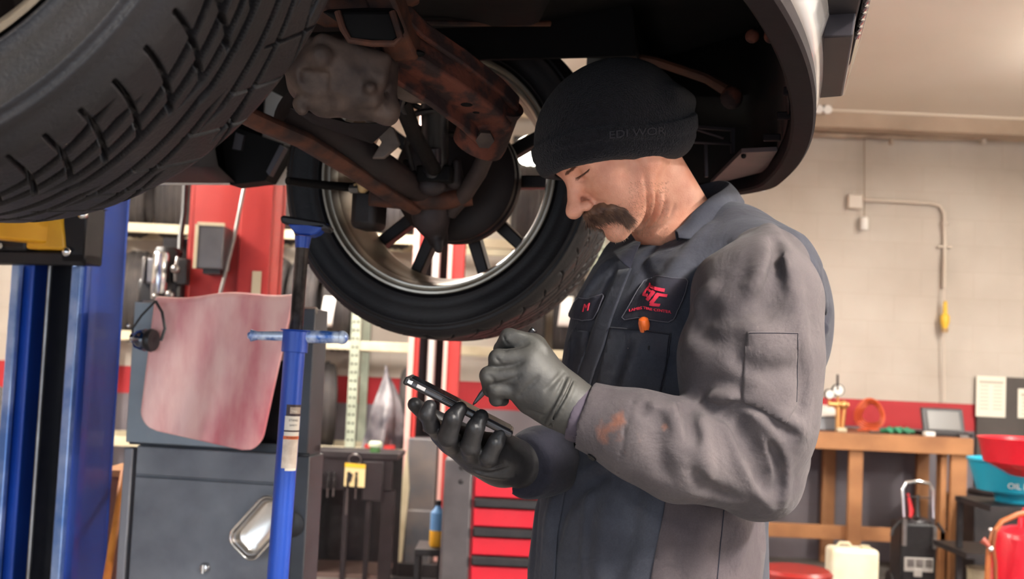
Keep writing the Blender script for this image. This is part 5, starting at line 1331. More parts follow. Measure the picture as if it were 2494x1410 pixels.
def two_pass(name, base, lo, hi, res, material, folds=(), sm=2, coarse=2.4):
    """folds are photo polylines laid on the surface: ('r'|'g', [(px,py)..], radius, blend, lift)"""
    V, F = isomesh(base, lo, hi, res*coarse)
    bv = BVHTree.FromPolygons([Vector(v) for v in V], [tuple(int(i) for i in f) for f in F])
    fl = []
    for kd, pts, r, k, lift in folds:
        out = []
        for (px, py) in pts:
            dr = ray(px, py).normalized(); h = bv.ray_cast(CC, dr)
            if h[0] is not None: out.append(np.array(h[0]-dr*lift))
        if len(out) >= 2:
            q = [out[0]]                       # resample smoothly
            for i in range(len(out)-1):
                p0 = out[max(i-1, 0)]; p1 = out[i]; p2 = out[i+1]; p3 = out[min(i+2, len(out)-1)]
                for t in (.33, .67, 1.0):
                    q.append(.5*((2*p1)+(-p0+p2)*t+(2*p0-5*p1+4*p2-p3)*t*t+(-p0+3*p1-3*p2+p3)*t**3))
            fl.append((kd, np.array(q), r, k))
    def fn(P):
        d = base(P).copy(); d = sub_folds(P, d, fl, 'r'); return sub_folds(P, d, fl, 'g')
    return iso(name, fn, lo, hi, res, material, man, sm)
NB = W3(1668, 575, 1.945)            # neck base
def f_head(P):
    q = w2h(P); a = q.copy(); a[:, 1] = np.abs(a[:, 1])
    d = s_ell(q, (-.012, 0, .035), (.100, .077, .092))
    d = smin(d, s_ell(q, (.036, 0, .024), (.054, .062, .048)), .03)
    d = smin(d, s_ell(q, (.030, 0, -.035), (.054, .057, .066)), .03)
    d = smin(d, s_ell(a, (.050, .040, -.030), (.024, .022, .020)), .022)          # cheek bones
    d = smin(d, s_ell(a, (.046, .036, -.058), (.026, .022, .026)), .02)          # cheeks
    d = smin(d, s_cap(a, (-.012, .056, -.045), (.050, .026, -.100), .024, .020), .025)  # jaw
    d = smin(d, s_ell(q, (.069, 0, -.110), (.021, .024, .018)), .018)           # chin
    d = smin(d, s_cap(a, (.078, .004, .014), (.062, .046, .012), .0125, .0115), .012)   # brow
    d = smin(d, s_ell(q, (.068, 0, -.073), (.023, .030, .022)), .018)           # muzzle
    d = smax(d, -s_ell(a, (.092, .033, -.004), (.019, .019, .0135)), .012)       # sockets
    d = smin(d, s_sph(a, (.0650, .033, -.005), .0158), .004)                  # closed lids over the eyes
    d = smin(d, s_cap(q, (.080, 0, .006), (.107, 0, -.036), .0085, .0105), .012)  # nose
    d = smin(d, s_ell(q, (.1125, 0, -.044), (.0145, .0125, .0130)), .008)
    d = smin(d, s_ell(a, (.095, .0135, -.048), (.0115, .0075, .0085)), .006)
    d = smax(d, -s_ell(a, (.099, .0075, -.0585), (.0075, .0036, .0055)), .003)
    d = smin(d, s_ell(q, (.083, 0, -.085), (.011, .019, .0075)), .006)          # lower lip
    d = smin(d, s_ell(a, (-.006, .074, -.022), (.015, .007, .028)), .006)        # ears
    d = smin(d, s_ell(a, (.000, .072, -.046), (.008, .006, .009)), .006)
    hN = w2h(NB[None])[0]
    d = smin(d, s_cap(q, (-.034, 0, -.028), hN, .060, .064), .028)
    d = smin(d, s_cap(q, (.01, 0, -.070), hN+np.array([.02, 0, .02]), .038, .050), .03)
    return d
hf = [('g', [(1572, 430), (1578, 470), (1574, 520), (1562, 556), (1545, 582)], .0024, .008, .0),
      ('g', [(1600, 470), (1592, 515), (1580, 545), (1556, 576)], .0030, .008, .0),
      ('g', [(1622, 490), (1612, 525), (1596, 552), (1570, 584)], .0030, .008, .0),
      ('g', [(1642, 500), (1630, 535), (1604, 566)], .0014, .006, .0),
      ('r', [(1586, 470), (1584, 515), (1570, 553)], .004, .010, -.0015),
      ('r', [(1608, 480), (1602, 520), (1586, 556)], .004, .010, -.0015),
      ('g', [(1432, 474), (1440, 486), (1452, 492), (1470, 494)], .0018, .008, .0),
      ('g', [(1402, 433), (1412, 431), (1424, 423), (1436, 411)], .0010, .0025, .0),
      ('g', [(1408, 440), (1422, 438), (1434, 430)], .0007, .003, .0),
      ('g', [(1398, 416), (1408, 406), (1424, 398)], .0010, .004, .0)]
head = two_pass('head', f_head, HO+np.array([-.17, -.16, -.22]), HO+np.array([.25, .22, .15]), .0020, M_skin, hf, sm=2, coarse=1.8)
BH = bvh_of(head)
def hit(bv, px, py):
    d = ray(px, py).normalized(); h = bv.ray_cast(CC, d); return (h[0], h[1]) if h[0] is not None else (None, None)
# ---- hair pieces grown from the skin
def strands(name, roots, M_, parent, r=.00035, seg=4):
    m = MB()
    for p, d1, d2, L in roots:
        pts = [p+d1*(L*t)+d2*(L*t*t*.6) for t in np.linspace(0, 1, seg)]
        m.tube(pts, [r*(1-.7*i/(seg-1)) for i in range(seg)], 3, cap=False)
    return obj(name, m, M_, parent, smooth=True)
def hdir(x, y, z): return Vector(np.array([x, y, z], float)@HR)
def near_pt(lx, ly, lz):
    p = Vector(h2w((lx, ly, lz))); h = BH.find_nearest(p); return h[0], h[1]
rs_ = np.random.RandomState(3)
M_must = mat('greying_brown_hair', '#4b3127', .6, col2='#74543f', nscale=60)
M_hair_d = mat('dark_brown_hair', '#3e2a22', .6)
M_stub = mat('fair_stubble', '#c3a184', .6, col2='#8f6f58', nscale=50)
mu_path = [(.093, .000, -.063), (.089, .012, -.064), (.081, .024, -.067), (.072, .034, -.074), (.064, .040, -.086), (.060, .041, -.100)]
mu_r = [.0095, .0095, .0098, .0095, .0085, .005]
def f_must(P):
    q = w2h(P); a = q.copy(); a[:, 1] = np.abs(a[:, 1])
    d = s_chain(a, mu_path, mu_r, .006)
    d = smin(d, s_cap(a, (.096, .004, -.070), (.086, .020, -.075), .005, .006), .006)
    return d+.0007*np.sin(a[:, 1]*900+a[:, 2]*500)
mus = iso('mustache', f_must, h2w((.08, 0, -.08))-.08, h2w((.08, 0, -.08))+.08, .0017, M_must, man, 1)
BM = bvh_of(mus)
roots = []
for i in range(3000):
    t = rs_.rand()*(len(mu_path)-1); k = min(int(t), len(mu_path)-2); f = t-k; sg = 1 if rs_.rand() < .8 else -1
    c = np.array(mu_path[k])*(1-f)+np.array(mu_path[k+1])*f; tg = np.array(mu_path[k+1])-np.array(mu_path[k]); tg /= np.linalg.norm(tg)
    nrm = rs_.randn(3); nrm -= tg*(nrm@tg); nrm /= np.linalg.norm(nrm); nrm[0] = abs(nrm[0])
    p = c+nrm*(mu_r[k]*.8); p[1] *= sg
    dr = (tg*.7+np.array([.15, 0, -.75])*(1-.5*t/5)); dr[1] *= sg
    dr = dr/np.linalg.norm(dr)+rs_.randn(3)*.16+nrm*np.array([1, sg, 1])*.35
    roots.append((Vector(h2w(p)), hdir(*dr), hdir(-.1, 0, -.35), .010+.006*rs_.rand()))
o = strands('mustache_hairs', roots, M_must, man, .00042); o.parent = mus; o['kind'] = 'stuff'
roots = []
for i in range(520):                                                       # eyebrow, brushed outward
    t = rs_.rand(); px = 1360+44*t; py = 437-36*t+8*t*(1-t)+rs_.randn()*3.2*(1-.4*t)
    p, n = hit(BH, px, py)
    if p is None: continue
    roots.append((p-n*.0004, hdir(-.3, .8, .35-.5*t)+n*.3, -n*.25, .0065))
o = strands('eyebrow', roots, mat('brow_hair', '#7a5240', .6), man, .00026)
roots = []
for i in range(45):
    t = i/44; px = 1402+34*t; py = 433-22*t**1.3
    p, n = hit(BH, px, py)
    if p is not None: roots.append((p, n*.5+hdir(.55, .1, -.6), hdir(0, 0, .3), .0065))
o = strands('eyelashes', roots, M_hair_d, man, .00022)
# lid line + far lashes
pl_ = [hit(BH, 1402+34*t, 433-22*t**1.3)[0] for t in np.linspace(0, 1, 9)]
obj('lid_line', MB().tube([p+Vector((0, .0002, 0)) for p in pl_ if p], .00035, 6), mat('dark_lash_line', '#5a3428', .6), man)
roots = []
for i in range(1700):                                                      # stubble on jaw and cheek
    u, v = rs_.rand(), rs_.rand()
    px = 1462+165*u; py = 440+150*v
    if py < 500-(px-1500)*.9 and px < 1530: continue
    p, n = hit(BH, px, py)
    if p is None or n.dot(ray(px, py)) > -.1: continue
    roots.append((p-n*.0003, n*.6+hdir(.1, .2, -.8), n*0, .0028))
o = strands('stubble', roots, M_stub, man, .00018, 3); o['kind'] = 'stuff'

# ---- knit hat
def f_hat(P):
    q = w2h(P)
    d = s_ell(q, (-.020, 0, .032), (.132, .099, .104))
    d = smin(d, s_ell(q, (-.070, 0, -.022), (.068, .076, .045)), .05)
    d = smin(d, s_ell(q, (.058, 0, .040), (.046, .056, .040)), .02)
    # brim plane: z = zb(x)
    zb = np.interp(q[:, 0], [-.2, -.104, -.066, -.015, .047, .10, .124], [-.090, -.078, -.069, -.045, -.008, .019, .026])
    h = (q[:, 2]-zb)*.88
    # cuff: thicker band with a second roll
    rad = d
    cuff = np.where(h < .048, .0055*np.clip((.050-h)/.004, 0, 1), 0)-.0022*np.exp(-((h-.024)/.0028)**2)
    d = d-cuff
    rib = .0009*np.sin(np.arctan2(q[:, 1], q[:, 0]-.0)*150)
    d = d+np.where(h < .048, rib*.7, rib*.25)
    d = smax(d, -h*.95, .008)
    # folds on the crown, creased at the back above the cuff
    d = smin(d, s_cap(q, (-.150, .03, -.005), (-.10, .08, .02), .010, .008), .03)
    inner = s_ell(q, (-.018, 0, .030), (.118, .0855, .097))
    return smax(d, -inner, .003)
hat = iso('knit_hat', f_hat, HO+np.array([-.20, -.18, -.16]), HO+np.array([.22, .18, .20]), .0026, M_knit, man, 1)
BT = bvh_of(hat)
def conform_text(bv, s, size, x0, y0, yfn, M_, name, parent, lift=.0015, xs=1.0, shear=0):
    v, f = text_mesh(s, size, align='LEFT', shear=shear); m = MB(); pts = []
    for p in v:
        px = x0+p.x*xs; py = y0-p.y+yfn(p.x*xs)
        h, n = hit(bv, px, py); pts.append(h+n*lift if h is not None else at(px, py, 1.7))
    m.add(pts, f); o = obj(name, m, M_, parent, solid=.0012, smooth=False); o.modifiers[0].offset = 0; return o
conform_text(BT, 'EDI WOR', 26, 1482, 330, lambda x: -.12*x+.0003*x*x, mat('raised_black_letters', '#201e24', .8), 'hat_lettering', man, .0008, 1.25)

# ---- coverall torso
phi = radians(40); TFW = np.array([-cos(phi), -sin(phi), 0]); TLF = np.array([sin(phi), -cos(phi), 0])
lev = [  # py, cx, Y, half lateral, half depth
    (500, 1752, 1.955, .050, .045), (545, 1745, 1.95, .100, .080), (590, 1735, 1.945, .160, .110), (650, 1712, 1.94, .198, .148),
    (740, 1690, 1.94, .212, .170), (850, 1672, 1.94, .212, .178), (950, 1650, 1.94, .205, .174), (1050, 1622, 1.94, .196, .166),
    (1150, 1600, 1.94, .190, .160), (1260, 1580, 1.94, .196, .166), (1400, 1572, 1.94, .204, .170), (1560, 1565, 1.94, .205, .165), (1700, 1560, 1.94, .200, .150)]
lz = np.array([at(c, p, Y).z for p, c, Y, a, b in lev])[::-1]; lxx = np.array([at(c, p, Y).x for p, c, Y, a, b in lev])[::-1]
lyy = np.array([Y for p, c, Y, a, b in lev])[::-1]; la = np.array([a for p, c, Y, a, b in lev])[::-1]; lb = np.array([b for p, c, Y, a, b in lev])[::-1]
SHN = W3(1866, 660, 1.80); SHF = W3(1560, 650, 2.08)
def f_torso0(P):
    z = P[:, 2]; cx = np.interp(z, lz, lxx); cy = np.interp(z, lz, lyy); a = np.interp(z, lz, la); b = np.interp(z, lz, lb)
    dx = P[:, 0]-cx; dy = P[:, 1]-cy; l = dx*TLF[0]+dy*TLF[1]; f = dx*TFW[0]+dy*TFW[1]
    r = (np.abs(l/a)**2.4+np.abs(f/b)**2.4)**(1/2.4); d = (r-1)*np.minimum(a, b)*.92
    top = z-lz[-1]; d = smax(d, top, .03); d = smax(d, lz[0]-z, .02)
    d = smin(d, s_cap(P, W3(1790, 600, 1.88), SHN, .058, .072), .06)
    d = smin(d, s_cap(P, W3(1650, 590, 2.0), SHF, .050, .070), .06)
    # back of the coverall ballooning behind the arm
    d = smin(d, s_ell(P, W3(1925, 790, 1.98), (.066, .10, .125)), .06)
    return d
neck_hole_a, neck_hole_b = W3(1600, 480, 1.88), W3(1672, 570, 1.93)
def f_torso(P):
    d = f_torso0(P)
    d = smax(d, -s_cap(P, neck_hole_a, neck_hole_b, .068, .066), .006)
    d = smax(d, -s_cap(P, W3(1590, 560, 1.80), W3(1560, 615, 1.80), .020, .012), .012)
    return d
tf = [('g', [(1640, 860), (1632, 900), (1618, 965)], .003, .006, 0),
      ('g', [(1536, 846), (1520, 880), (1505, 930), (1496, 980)], .003, .012, 0),
      ('r', [(1560, 840), (1540, 900), (1525, 960)], .006, .02, -.002),
      ('g', [(1590, 700), (1560, 640), (1600, 600)], .003, .02, 0),
      ('r', [(1720, 560), (1660, 640), (1600, 720)], .006, .03, -.003),
      ('g', [(1760, 600), (1700, 680), (1668, 780)], .005, .03, .0),
      ('r', [(1480, 640), (1440, 700), (1410, 760)], .006, .02, -.002),
      ('g', [(1494, 660), (1468, 720), (1440, 790), (1428, 850)], .003, .012, 0),
      ('r', [(1395, 820), (1385, 880), (1375, 950)], .005, .015, -.002),
      ('g', [(1408, 820), (1398, 880), (1392, 940)], .003, .015, 0),
      ('r', [(1500, 1120), (1440, 1140), (1385, 1170), (1352, 1220), (1335, 1290)], .006, .02, -.002),
      ('g', [(1470, 1160), (1420, 1190), (1375, 1240), (1350, 1330)], .004, .022, 0),
      ('r', [(1436, 1180), (1430, 1290), (1424, 1406)], .005, .015, -.002),
      ('g', [(1545, 1200), (1530, 1300), (1500, 1400)], .004, .03, 0),
      ('r', [(1480, 1240), (1470, 1330), (1462, 1400)], .006, .03, -.003),
      ('g', [(1640, 1250), (1660, 1330), (1650, 1400)], .004, .03, 0),
      ('r', [(1780, 1250), (1800, 1290), (1790, 1360)], .006, .03, -.002),
      ('g', [(1310, 1230), (1302, 1300), (1296, 1400)], .003, .015, 0),
      ('r', [(1960, 640), (2000, 720), (2010, 800)], .006, .02, -.002),
      ('g', [(1990, 840), (1960, 850), (1940, 860)], .004, .015, 0), ('g', [(2020, 760), (1990, 800), (1975, 830)], .004, .015, 0),
      ('g', [(1920, 590), (1980, 690), (2005, 790)], .004, .02, 0)]
lo_ = np.array([-.02, 1.66, lz[0]-.03]); hi_ = np.array([.66, 2.28, 1.72])
torso = two_pass('coverall_torso', f_torso, lo_, hi_, .0042, M_torso, tf, sm=1)
BTo = bvh_of(torso)
# undershirt collar showing in the V
isod = lambda P: smax(s_cap(P, W3(1612, 520, 1.905), W3(1672, 585, 1.94), .0655, .070), -s_cap(P, W3(1580, 480, 1.88), W3(1668, 575, 1.945), .060, .0645), .002)
def f_under(P):
    d = s_cap(P, W3(1640, 560, 1.925), W3(1690, 640, 1.95), .0670, .075)
    cut = (P-W3(1640, 548, 1.92))@np.array((W3(1605, 480, 1.9)-W3(1668, 575, 1.945))/np.linalg.norm(W3(1605, 480, 1.9)-W3(1668, 575, 1.945)))
    return smax(d, cut-.004, .006)
iso('undershirt', f_under, W3(1640, 580, 1.93)-.14, W3(1640, 580, 1.93)+.14, .0035, mat('navy_undershirt', '#42384c', .9, col2='#4e4358', nscale=30), man, 2)

# ---- conforming cloth patches
def polypatch(bv, name, pts, M_, parent, lift=.0018, step=6, thick=.0015, edge=None):
    """cloth piece cut to a photo outline and laid on the garment"""
    xs = [p[0] for p in pts]; ys = [p[1] for p in pts]
    def inside(x, y):
        c = False; n = len(pts)
        for i in range(n):
            x1, y1 = pts[i]; x2, y2 = pts[(i+1) % n]
            if (y1 > y) != (y2 > y) and x < (x2-x1)*(y-y1)/(y2-y1)+x1: c = not c
        return c
    bm = bmesh.new(); vs = [bm.verts.new((x, y, 0)) for x, y in pts]; fc = bm.faces.new(vs)
    x = min(xs)+step
    while x < max(xs):
        g = bmesh.ops.bisect_plane(bm, geom=bm.verts[:]+bm.edges[:]+bm.faces[:], plane_co=(x, 0, 0), plane_no=(1, 0, 0)); x += step
    y = min(ys)+step
    while y < max(ys):
        bmesh.ops.bisect_plane(bm, geom=bm.verts[:]+bm.edges[:]+bm.faces[:], plane_co=(0, y, 0), plane_no=(0, 1, 0)); y += step
    m = MB(); last = None; bm.verts.index_update()
    for v in bm.verts:
        h, n = hit(bv, v.co.x, v.co.y)
        if h is None: h, n = (last if last else (at(v.co.x, v.co.y, 1.8), Vector((0, -1, 0))))
        else: last = (h, n)
        m.v.append(h+n*lift)
    m.f = [tuple(v.index for v in f.verts) for f in bm.faces]; bm.free()
    o = obj(name, m, M_, parent, solid=-thick, ang=60); return o
def seam(bv, pts, M_, name, parent, r=.0009, lift=.0006, dense=8):
    P = []
    for i in range(len(pts)-1):
        for k in range(dense):
            t = k/dense; px = pts[i][0]*(1-t)+pts[i+1][0]*t; py = pts[i][1]*(1-t)+pts[i+1][1]*t; h, n = hit(bv, px, py)
            if h is not None: P.append(h+n*lift)
    if len(P) > 3: return obj(name, MB().tube(P, r, 6), M_, parent)
def strip_between(bv, L1, L2, name, M_, parent, lift=.0016, thick=.0015, nu=6, nv=40):
    def ev(L, t):
        t *= len(L)-1; k = min(int(t), len(L)-2); f = t-k; return (L[k][0]*(1-f)+L[k+1][0]*f, L[k][1]*(1-f)+L[k+1][1]*f)
    m = MB(); last = [None]
    def f(u, v):
        a, b = ev(L1, v), ev(L2, v); px = a[0]*(1-u)+b[0]*u; py = a[1]*(1-u)+b[1]*u
        h, n = hit(bv, px, py)
        if h is None: h, n = last[0] if last[0] else (at(px, py, 1.8), Vector((0, -1, 0)))
        last[0] = (h, n); return h+n*lift
    m.grid(f, nu, nv); return obj(name, m, M_, parent, solid=-thick, ang=60)
obj_ = strip_between(BTo, [(1506, 660), (1480, 722), (1454, 778), (1440, 820), (1417, 889), (1400, 955), (1372, 1060), (1338, 1207), (1322, 1300), (1316, 1408), (1312, 1500)],
              [(1540, 655), (1516, 715), (1492, 780), (1476, 840), (1452, 900), (1434, 960), (1406, 1070), (1376, 1207), (1360, 1300), (1354, 1408), (1350, 1500)], 'front_placket', M_torso, man)
obj_.parent = torso
pk = polypatch(BTo, 'chest_pocket', [(1490, 797), (1562, 803), (1636, 813), (1630, 860), (1618, 920), (1606, 972), (1540, 978), (1452, 962), (1470, 880)], M_torso, man, .0022, 8)
pk.parent = torso
seam(BTo, [(1490, 800), (1560, 806), (1633, 816), (1626, 870), (1606, 968)], M_torso_d, 'pocket_seam', torso, .0009, .0045)
pk2 = polypatch(BTo, 'chest_pocket', [(1396, 803), (1438, 808), (1432, 850), (1404, 930), (1386, 926)], M_torso, man, .0022, 8); pk2.parent = torso
obj('buttonhole', MB().ball(hit(BTo, 1583, 848)[0]+hit(BTo, 1583, 848)[1]*.004, .0035, (.5, .4, 1.1)), mat('black_hole', '#08080a', .8), torso)
obj('rivet', MB().ball(hit(BTo, 1535, 847)[0]+hit(BTo, 1535, 847)[1]*.004, .0018), M_chrome, torso)
sp2 = polypatch(BTo, 'side_panel', [(1622, 1212), (1700, 1225), (1856, 1240), (1862, 1330), (1850, 1440), (1580, 1440), (1600, 1330)], M_panel, man, .0016, 14); sp2.parent = torso
seam(BTo, [(1762, 1240), (1752, 1320), (1744, 1410), (1742, 1440)], M_torso_d, 'panel_seam', torso, .0012, .003)
seam(BTo, [(1585, 580), (1640, 576)], M_torso_d, 'collar_seam', torso, .0009, .001)
# emblem patch
ep = [(1599, 676), (1640, 679), (1668, 680), (1674, 688), (1668, 712), (1649, 759), (1642, 779), (1630, 787), (1594, 782), (1560, 776), (1527, 781), (1520, 775), (1533, 754), (1548, 727), (1570, 690)]
M_patch = fabric('black_patch_cloth', '#25242c', '#2b2a33', 12)
em_ = polypatch(BTo, 'emblem_patch', ep, M_patch, man, .0034, 5, .002); em_.parent = torso
seam(BTo, ep+ep[:1], M_thread, 'patch_edge', em_, .0006, .0058, 6)
M_redt = mat('red_embroidery', '#d42a44', .75)
def stroke(bv, a, b, w, lift):
    m = MB(); a = Vector(a); b = Vector(b); n = Vector((-(b-a).y, (b-a).x)).normalized()*w/2
    def f(u, v):
        q = a.lerp(b, v)+n*(2*u-1); h, nn = hit(bv, q.x, q.y); return h+nn*lift
    return m.grid(f, 2, 5)
lg = MB()
for a, b, w in (((1589, 696), (1575, 721), 4.5), ((1573, 720), (1584, 722), 5), ((1586, 703), (1621, 709), 8), ((1583, 712), (1597, 714), 4), ((1598, 712), (1583, 731), 6), ((1603, 718), (1628, 722), 6.5), ((1605, 719), (1591, 738), 8), ((1588, 740), (1611, 744), 7.5)):
    s_ = stroke(BTo, a, b, w, .0064); lg.add(s_.v, s_.f)
obj('emblem_letters', lg, M_redt, em_, solid=-.0006, smooth=False)
conform_text(BTo, 'LAMBS TIRE CENTER', 9.6, 1538, 759, lambda x: (-.22*x if x < 36 else -7.9+.19*(x-36)), M_redt, 'emblem_text', em_, .0064, 1.12)
np_ = [(1414, 727), (1437, 730), (1470, 719), (1476, 724), (1462, 760), (1452, 778), (1424, 783), (1389, 772), (1404, 738)]
nm_ = polypatch(BTo, 'name_patch', np_, M_patch, man, .0030, 5, .002); nm_.parent = torso
seam(BTo, np_+np_[:1], M_thread, 'patch_edge', nm_, .0006, .0052, 6)
conform_text(BTo, 'M', 26, 1424, 754, lambda x: -.2*x, M_redt, 'name_text', nm_, .0060, .8, .3)
# screwdriver in the chest pocket: a thing of its own
h, n = hit(BTo, 1568, 806); h2, n2 = hit(BTo, 1574, 784)
sdv = thing('pocket_screwdriver', 'orange handled screwdriver sticking out of the chest pocket of the mechanic', 'screwdriver', h)
tp_ = h2+n2*.010+(h2-h)*.25; up_ = (tp_-(h-n*.004)).normalized(); b0 = tp_-up_*.062
obj('handle', MB().lathe([(0, 0), (.0065, .002), (.0078, .02), (.0088, .045), (.0092, .055), (.0075, .0605), (.003, .0635), (0, .064)], b0, up_, 12), mat('orange_plastic', '#e0682a', .25, coat=.6), sdv)
obj('shaft', MB().tube([b0, b0-up_*.035], .002, 8), M_steel, sdv)

# ---- collar leaves
def collar(name, secs, thick=.0028):
    n = len(secs); m = MB()
    def cr(arr, t):
        t *= n-1; k = min(int(t), n-2); f = t-k; p = [np.array(arr[max(0, min(n-1, k+i))]) for i in (-1, 0, 1, 2)]
        return .5*((2*p[1])+(-p[0]+p[2])*f+(2*p[0]-5*p[1]+4*p[2]-p[3])*f*f+(-p[0]+3*p[1]-3*p[2]+p[3])*f**3)
    tops = [W3(*s[0]) for s in secs]; bots = [W3(*s[1]) for s in secs]; ins = [W3(*s[2]) for s in secs]
    def f(u, v):
        t, b, i = cr(tops, u), cr(bots, u), cr(ins, u)
        if v < .35: q = i+(t-i)*(v/.35)
        else:
            w = (v-.35)/.65; q = t+(b-t)*w; c = np.array([t[0]-(tops[0][0]+tops[-1][0])/2, -1, 0]); q = q+np.array([0, -1, .4])*.006*sin(pi*w)
        return q
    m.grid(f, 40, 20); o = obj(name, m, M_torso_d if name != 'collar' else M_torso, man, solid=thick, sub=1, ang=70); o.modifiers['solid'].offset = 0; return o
collar('collar', [((1700, 452, 2.03), (1722, 500, 2.05), (1696, 500, 2.0)), ((1748, 440, 2.01), (1800, 490, 2.035), (1740, 510, 1.98)), ((1776, 446, 1.965), (1812, 500, 1.975), (1750, 510, 1.95)),
    ((1760, 462, 1.90), (1790, 538, 1.885), (1745, 520, 1.91)), ((1728, 482, 1.862), (1752, 566, 1.84), (1720, 530, 1.88)), ((1690, 515, 1.842), (1712, 582, 1.815), (1690, 560, 1.865)),
    ((1665, 545, 1.836), (1680, 583, 1.81), (1668, 580, 1.855)), ((1644, 564, 1.83), (1652, 580, 1.812), (1648, 592, 1.845))])
collar('collar_leaf', [((1560, 590, 1.84), (1535, 655, 1.80), (1556, 600, 1.85)), ((1545, 588, 1.86), (1515, 640, 1.80), (1550, 600, 1.88)), ((1532, 594, 1.90), (1500, 625, 1.83), (1545, 600, 1.92)), ((1530, 600, 1.96), (1488, 612, 1.93), (1545, 604, 1.98))])

# ---- near sleeve (left arm)
EL = W3(1846, 1150, 1.70)
def f_slv(P):
    d = s_chain(P, [W3(1864, 660, 1.775), W3(1846, 735, 1.70), W3(1836, 860, 1.675), W3(1838, 1000, 1.68), EL], [.070, .088, .0935, .088, .070], .03)
    d = smin(d, s_chain(P, [W3(1845, 1160, 1.70), W3(1760, 1112, 1.665), W3(1660, 1096, 1.64), W3(1560, 1060, 1.635), W3(1430, 1012, 1.65)], [.056, .070, .070, .062, .0485], .02), .018)
    d = smin(d, s_cap(P, W3(1868, 1190, 1.72), W3(1900, 1120, 1.74), .036, .045), .03)
    d = smin(d, s_ell(P, W3(1720, 900, 1.70), (.035, .06, .06)), .04)
    d = smin(d, s_ell(P, W3(1740, 720, 1.76), (.030, .05, .05)), .04)
    return d
sa_ = W3(1425, 1011, 1.65); sd_ = (W3(1560, 1060, 1.635)-sa_); sd_ /= np.linalg.norm(sd_)
def f_slv2(P):
    d = f_slv(P)
    c = (P-sa_)@sd_                           # open cuff
    d = smax(d, -(c+.002), .004)
    d = smax(d, -s_cap(P, sa_-sd_*.03, sa_+sd_*.05, .0405, .040), .003)
    d = d+.0018*np.sin(P[:, 0]*38+P[:, 2]*21)*np.sin(P[:, 2]*33-P[:, 1]*17)
    return d
slf = [('g', [(1664, 1000), (1700, 985), (1735, 996), (1765, 1003)], .007, .016, .0),
       ('r', [(1746, 978), (1800, 988), (1856, 1022), (1892, 1080), (1912, 1150), (1905, 1230)], .006, .014, -.0015),
       ('r', [(1757, 1010), (1782, 1070), (1806, 1132), (1845, 1200), (1880, 1238)], .005, .014, -.001),
       ('g', [(1772, 1000), (1800, 1035), (1832, 1110), (1862, 1185)], .008, .018, .001),
       ('r', [(1850, 1060), (1872, 1110), (1888, 1180)], .004, .010, -.001),
       ('g', [(1878, 1080), (1898, 1140), (1895, 1200)], .005, .014, .0005),
       ('g', [(1780, 985), (1850, 1000), (1900, 1040), (1935, 1060)], .004, .012, .0),
       ('r', [(1890, 1010), (1930, 1030), (1960, 1060)], .006, .016, -.002),
       ('g', [(1674, 996), (1682, 1030), (1694, 1075)], .007, .016, .001),
       ('r', [(1638, 990), (1650, 1010), (1648, 1050)], .006, .018, -.001),
       ('g', [(1602, 1020), (1598, 1060), (1606, 1110), (1622, 1155)], .006, .022, .0),
       ('g', [(1568, 985), (1562, 1010)], .004, .012, .0),
       ('r', [(1585, 990), (1620, 1000), (1640, 1030)], .005, .016, -.001),
       ('r', [(1700, 1030), (1712, 1100), (1724, 1160)], .006, .02, -.002),
       ('g', [(1690, 1150), (1720, 1190), (1790, 1215)], .005, .018, 0),
       ('g', [(1545, 960), (1530, 1010), (1512, 1085), (1500, 1158)], .0014, .003, .0),
       ('g', [(1552, 960), (1537, 1010), (1519, 1085), (1507, 1160)], .0008, .003, .0),
       ('r', [(1876, 560), (1905, 630), (1930, 720), (1950, 820)], .006, .03, -.002),
       ('r', [(1868, 565), (1860, 640), (1835, 720)], .006, .03, -.002),
       ('g', [(1890, 590), (1888, 680), (1870, 760)], .005, .03, .0),
       ('g', [(1715, 765), (1760, 770), (1822, 750), (1860, 735)], .006, .03, .001),
       ('r', [(1700, 740), (1716, 720), (1740, 700)], .007, .02, -.002),
       ('g', [(1690, 800), (1740, 830), (1800, 830)], .005, .03, .0),
       ('g', [(1690, 960), (1730, 930), (1790, 935), (1806, 948)], .005, .02, .0),
       ('r', [(1700, 985), (1740, 962), (1790, 965)], .005, .016, -.001),
       ('g', [(1950, 870), (1955, 940), (1948, 1000)], .004, .02, .0),
       ('g', [(1800, 880), (1860, 905), (1930, 900)], .003, .03, .0)]
slv = two_pass('sleeve', f_slv2, W3(1380, 1290, 1.72)-np.array([0, .22, 0]), W3(2010, 540, 1.80)+np.array([.03, .16, .02]), .0036, M_sleeve, slf, sm=1)
BS = bvh_of(slv)
p_ = polypatch(BS, 'sleeve_pocket', [(1820, 808), (1944, 810), (1942, 900), (1938, 990), (1914, 1030), (1860, 1000), (1808, 975), (1812, 890)], M_sleeve, man, .0010, 9, .0012); p_.parent = slv
seam(BS, [(1826, 812), (1942, 813), (1940, 900), (1936, 990)], M_torso_d, 'pocket_seam', slv, .0006, .0024)
h, n = hit(BS, 1443, 1112)
if h is not None:
    obj('cuff_button', MB().lathe([(0, .0), (.0068, 0), (.0072, .002), (.0055, .0032), (.004, .0018), (0, .0018)], h+n*.0005, n, 20), mat('black_button', '#121214', .3), slv)
# inner cuff lining
cl = W3(1408, 1005, 1.651)
def f_lin(P):
    d = s_cap(P, cl-sd_*.004, cl+sd_*.04, .0425, .0400); c = (P-cl)@sd_
    d = smax(d, -(c+.006), .003); return smax(d, -s_cap(P, cl-sd_*.05, cl+sd_*.06, .0375, .0375), .002)
iso('cuff_lining', f_lin, cl-.06, cl+.07, .0028, mat('purple_grey_lining', '#3a333d', .9, col2='#463e49', nscale=30), man, 1)

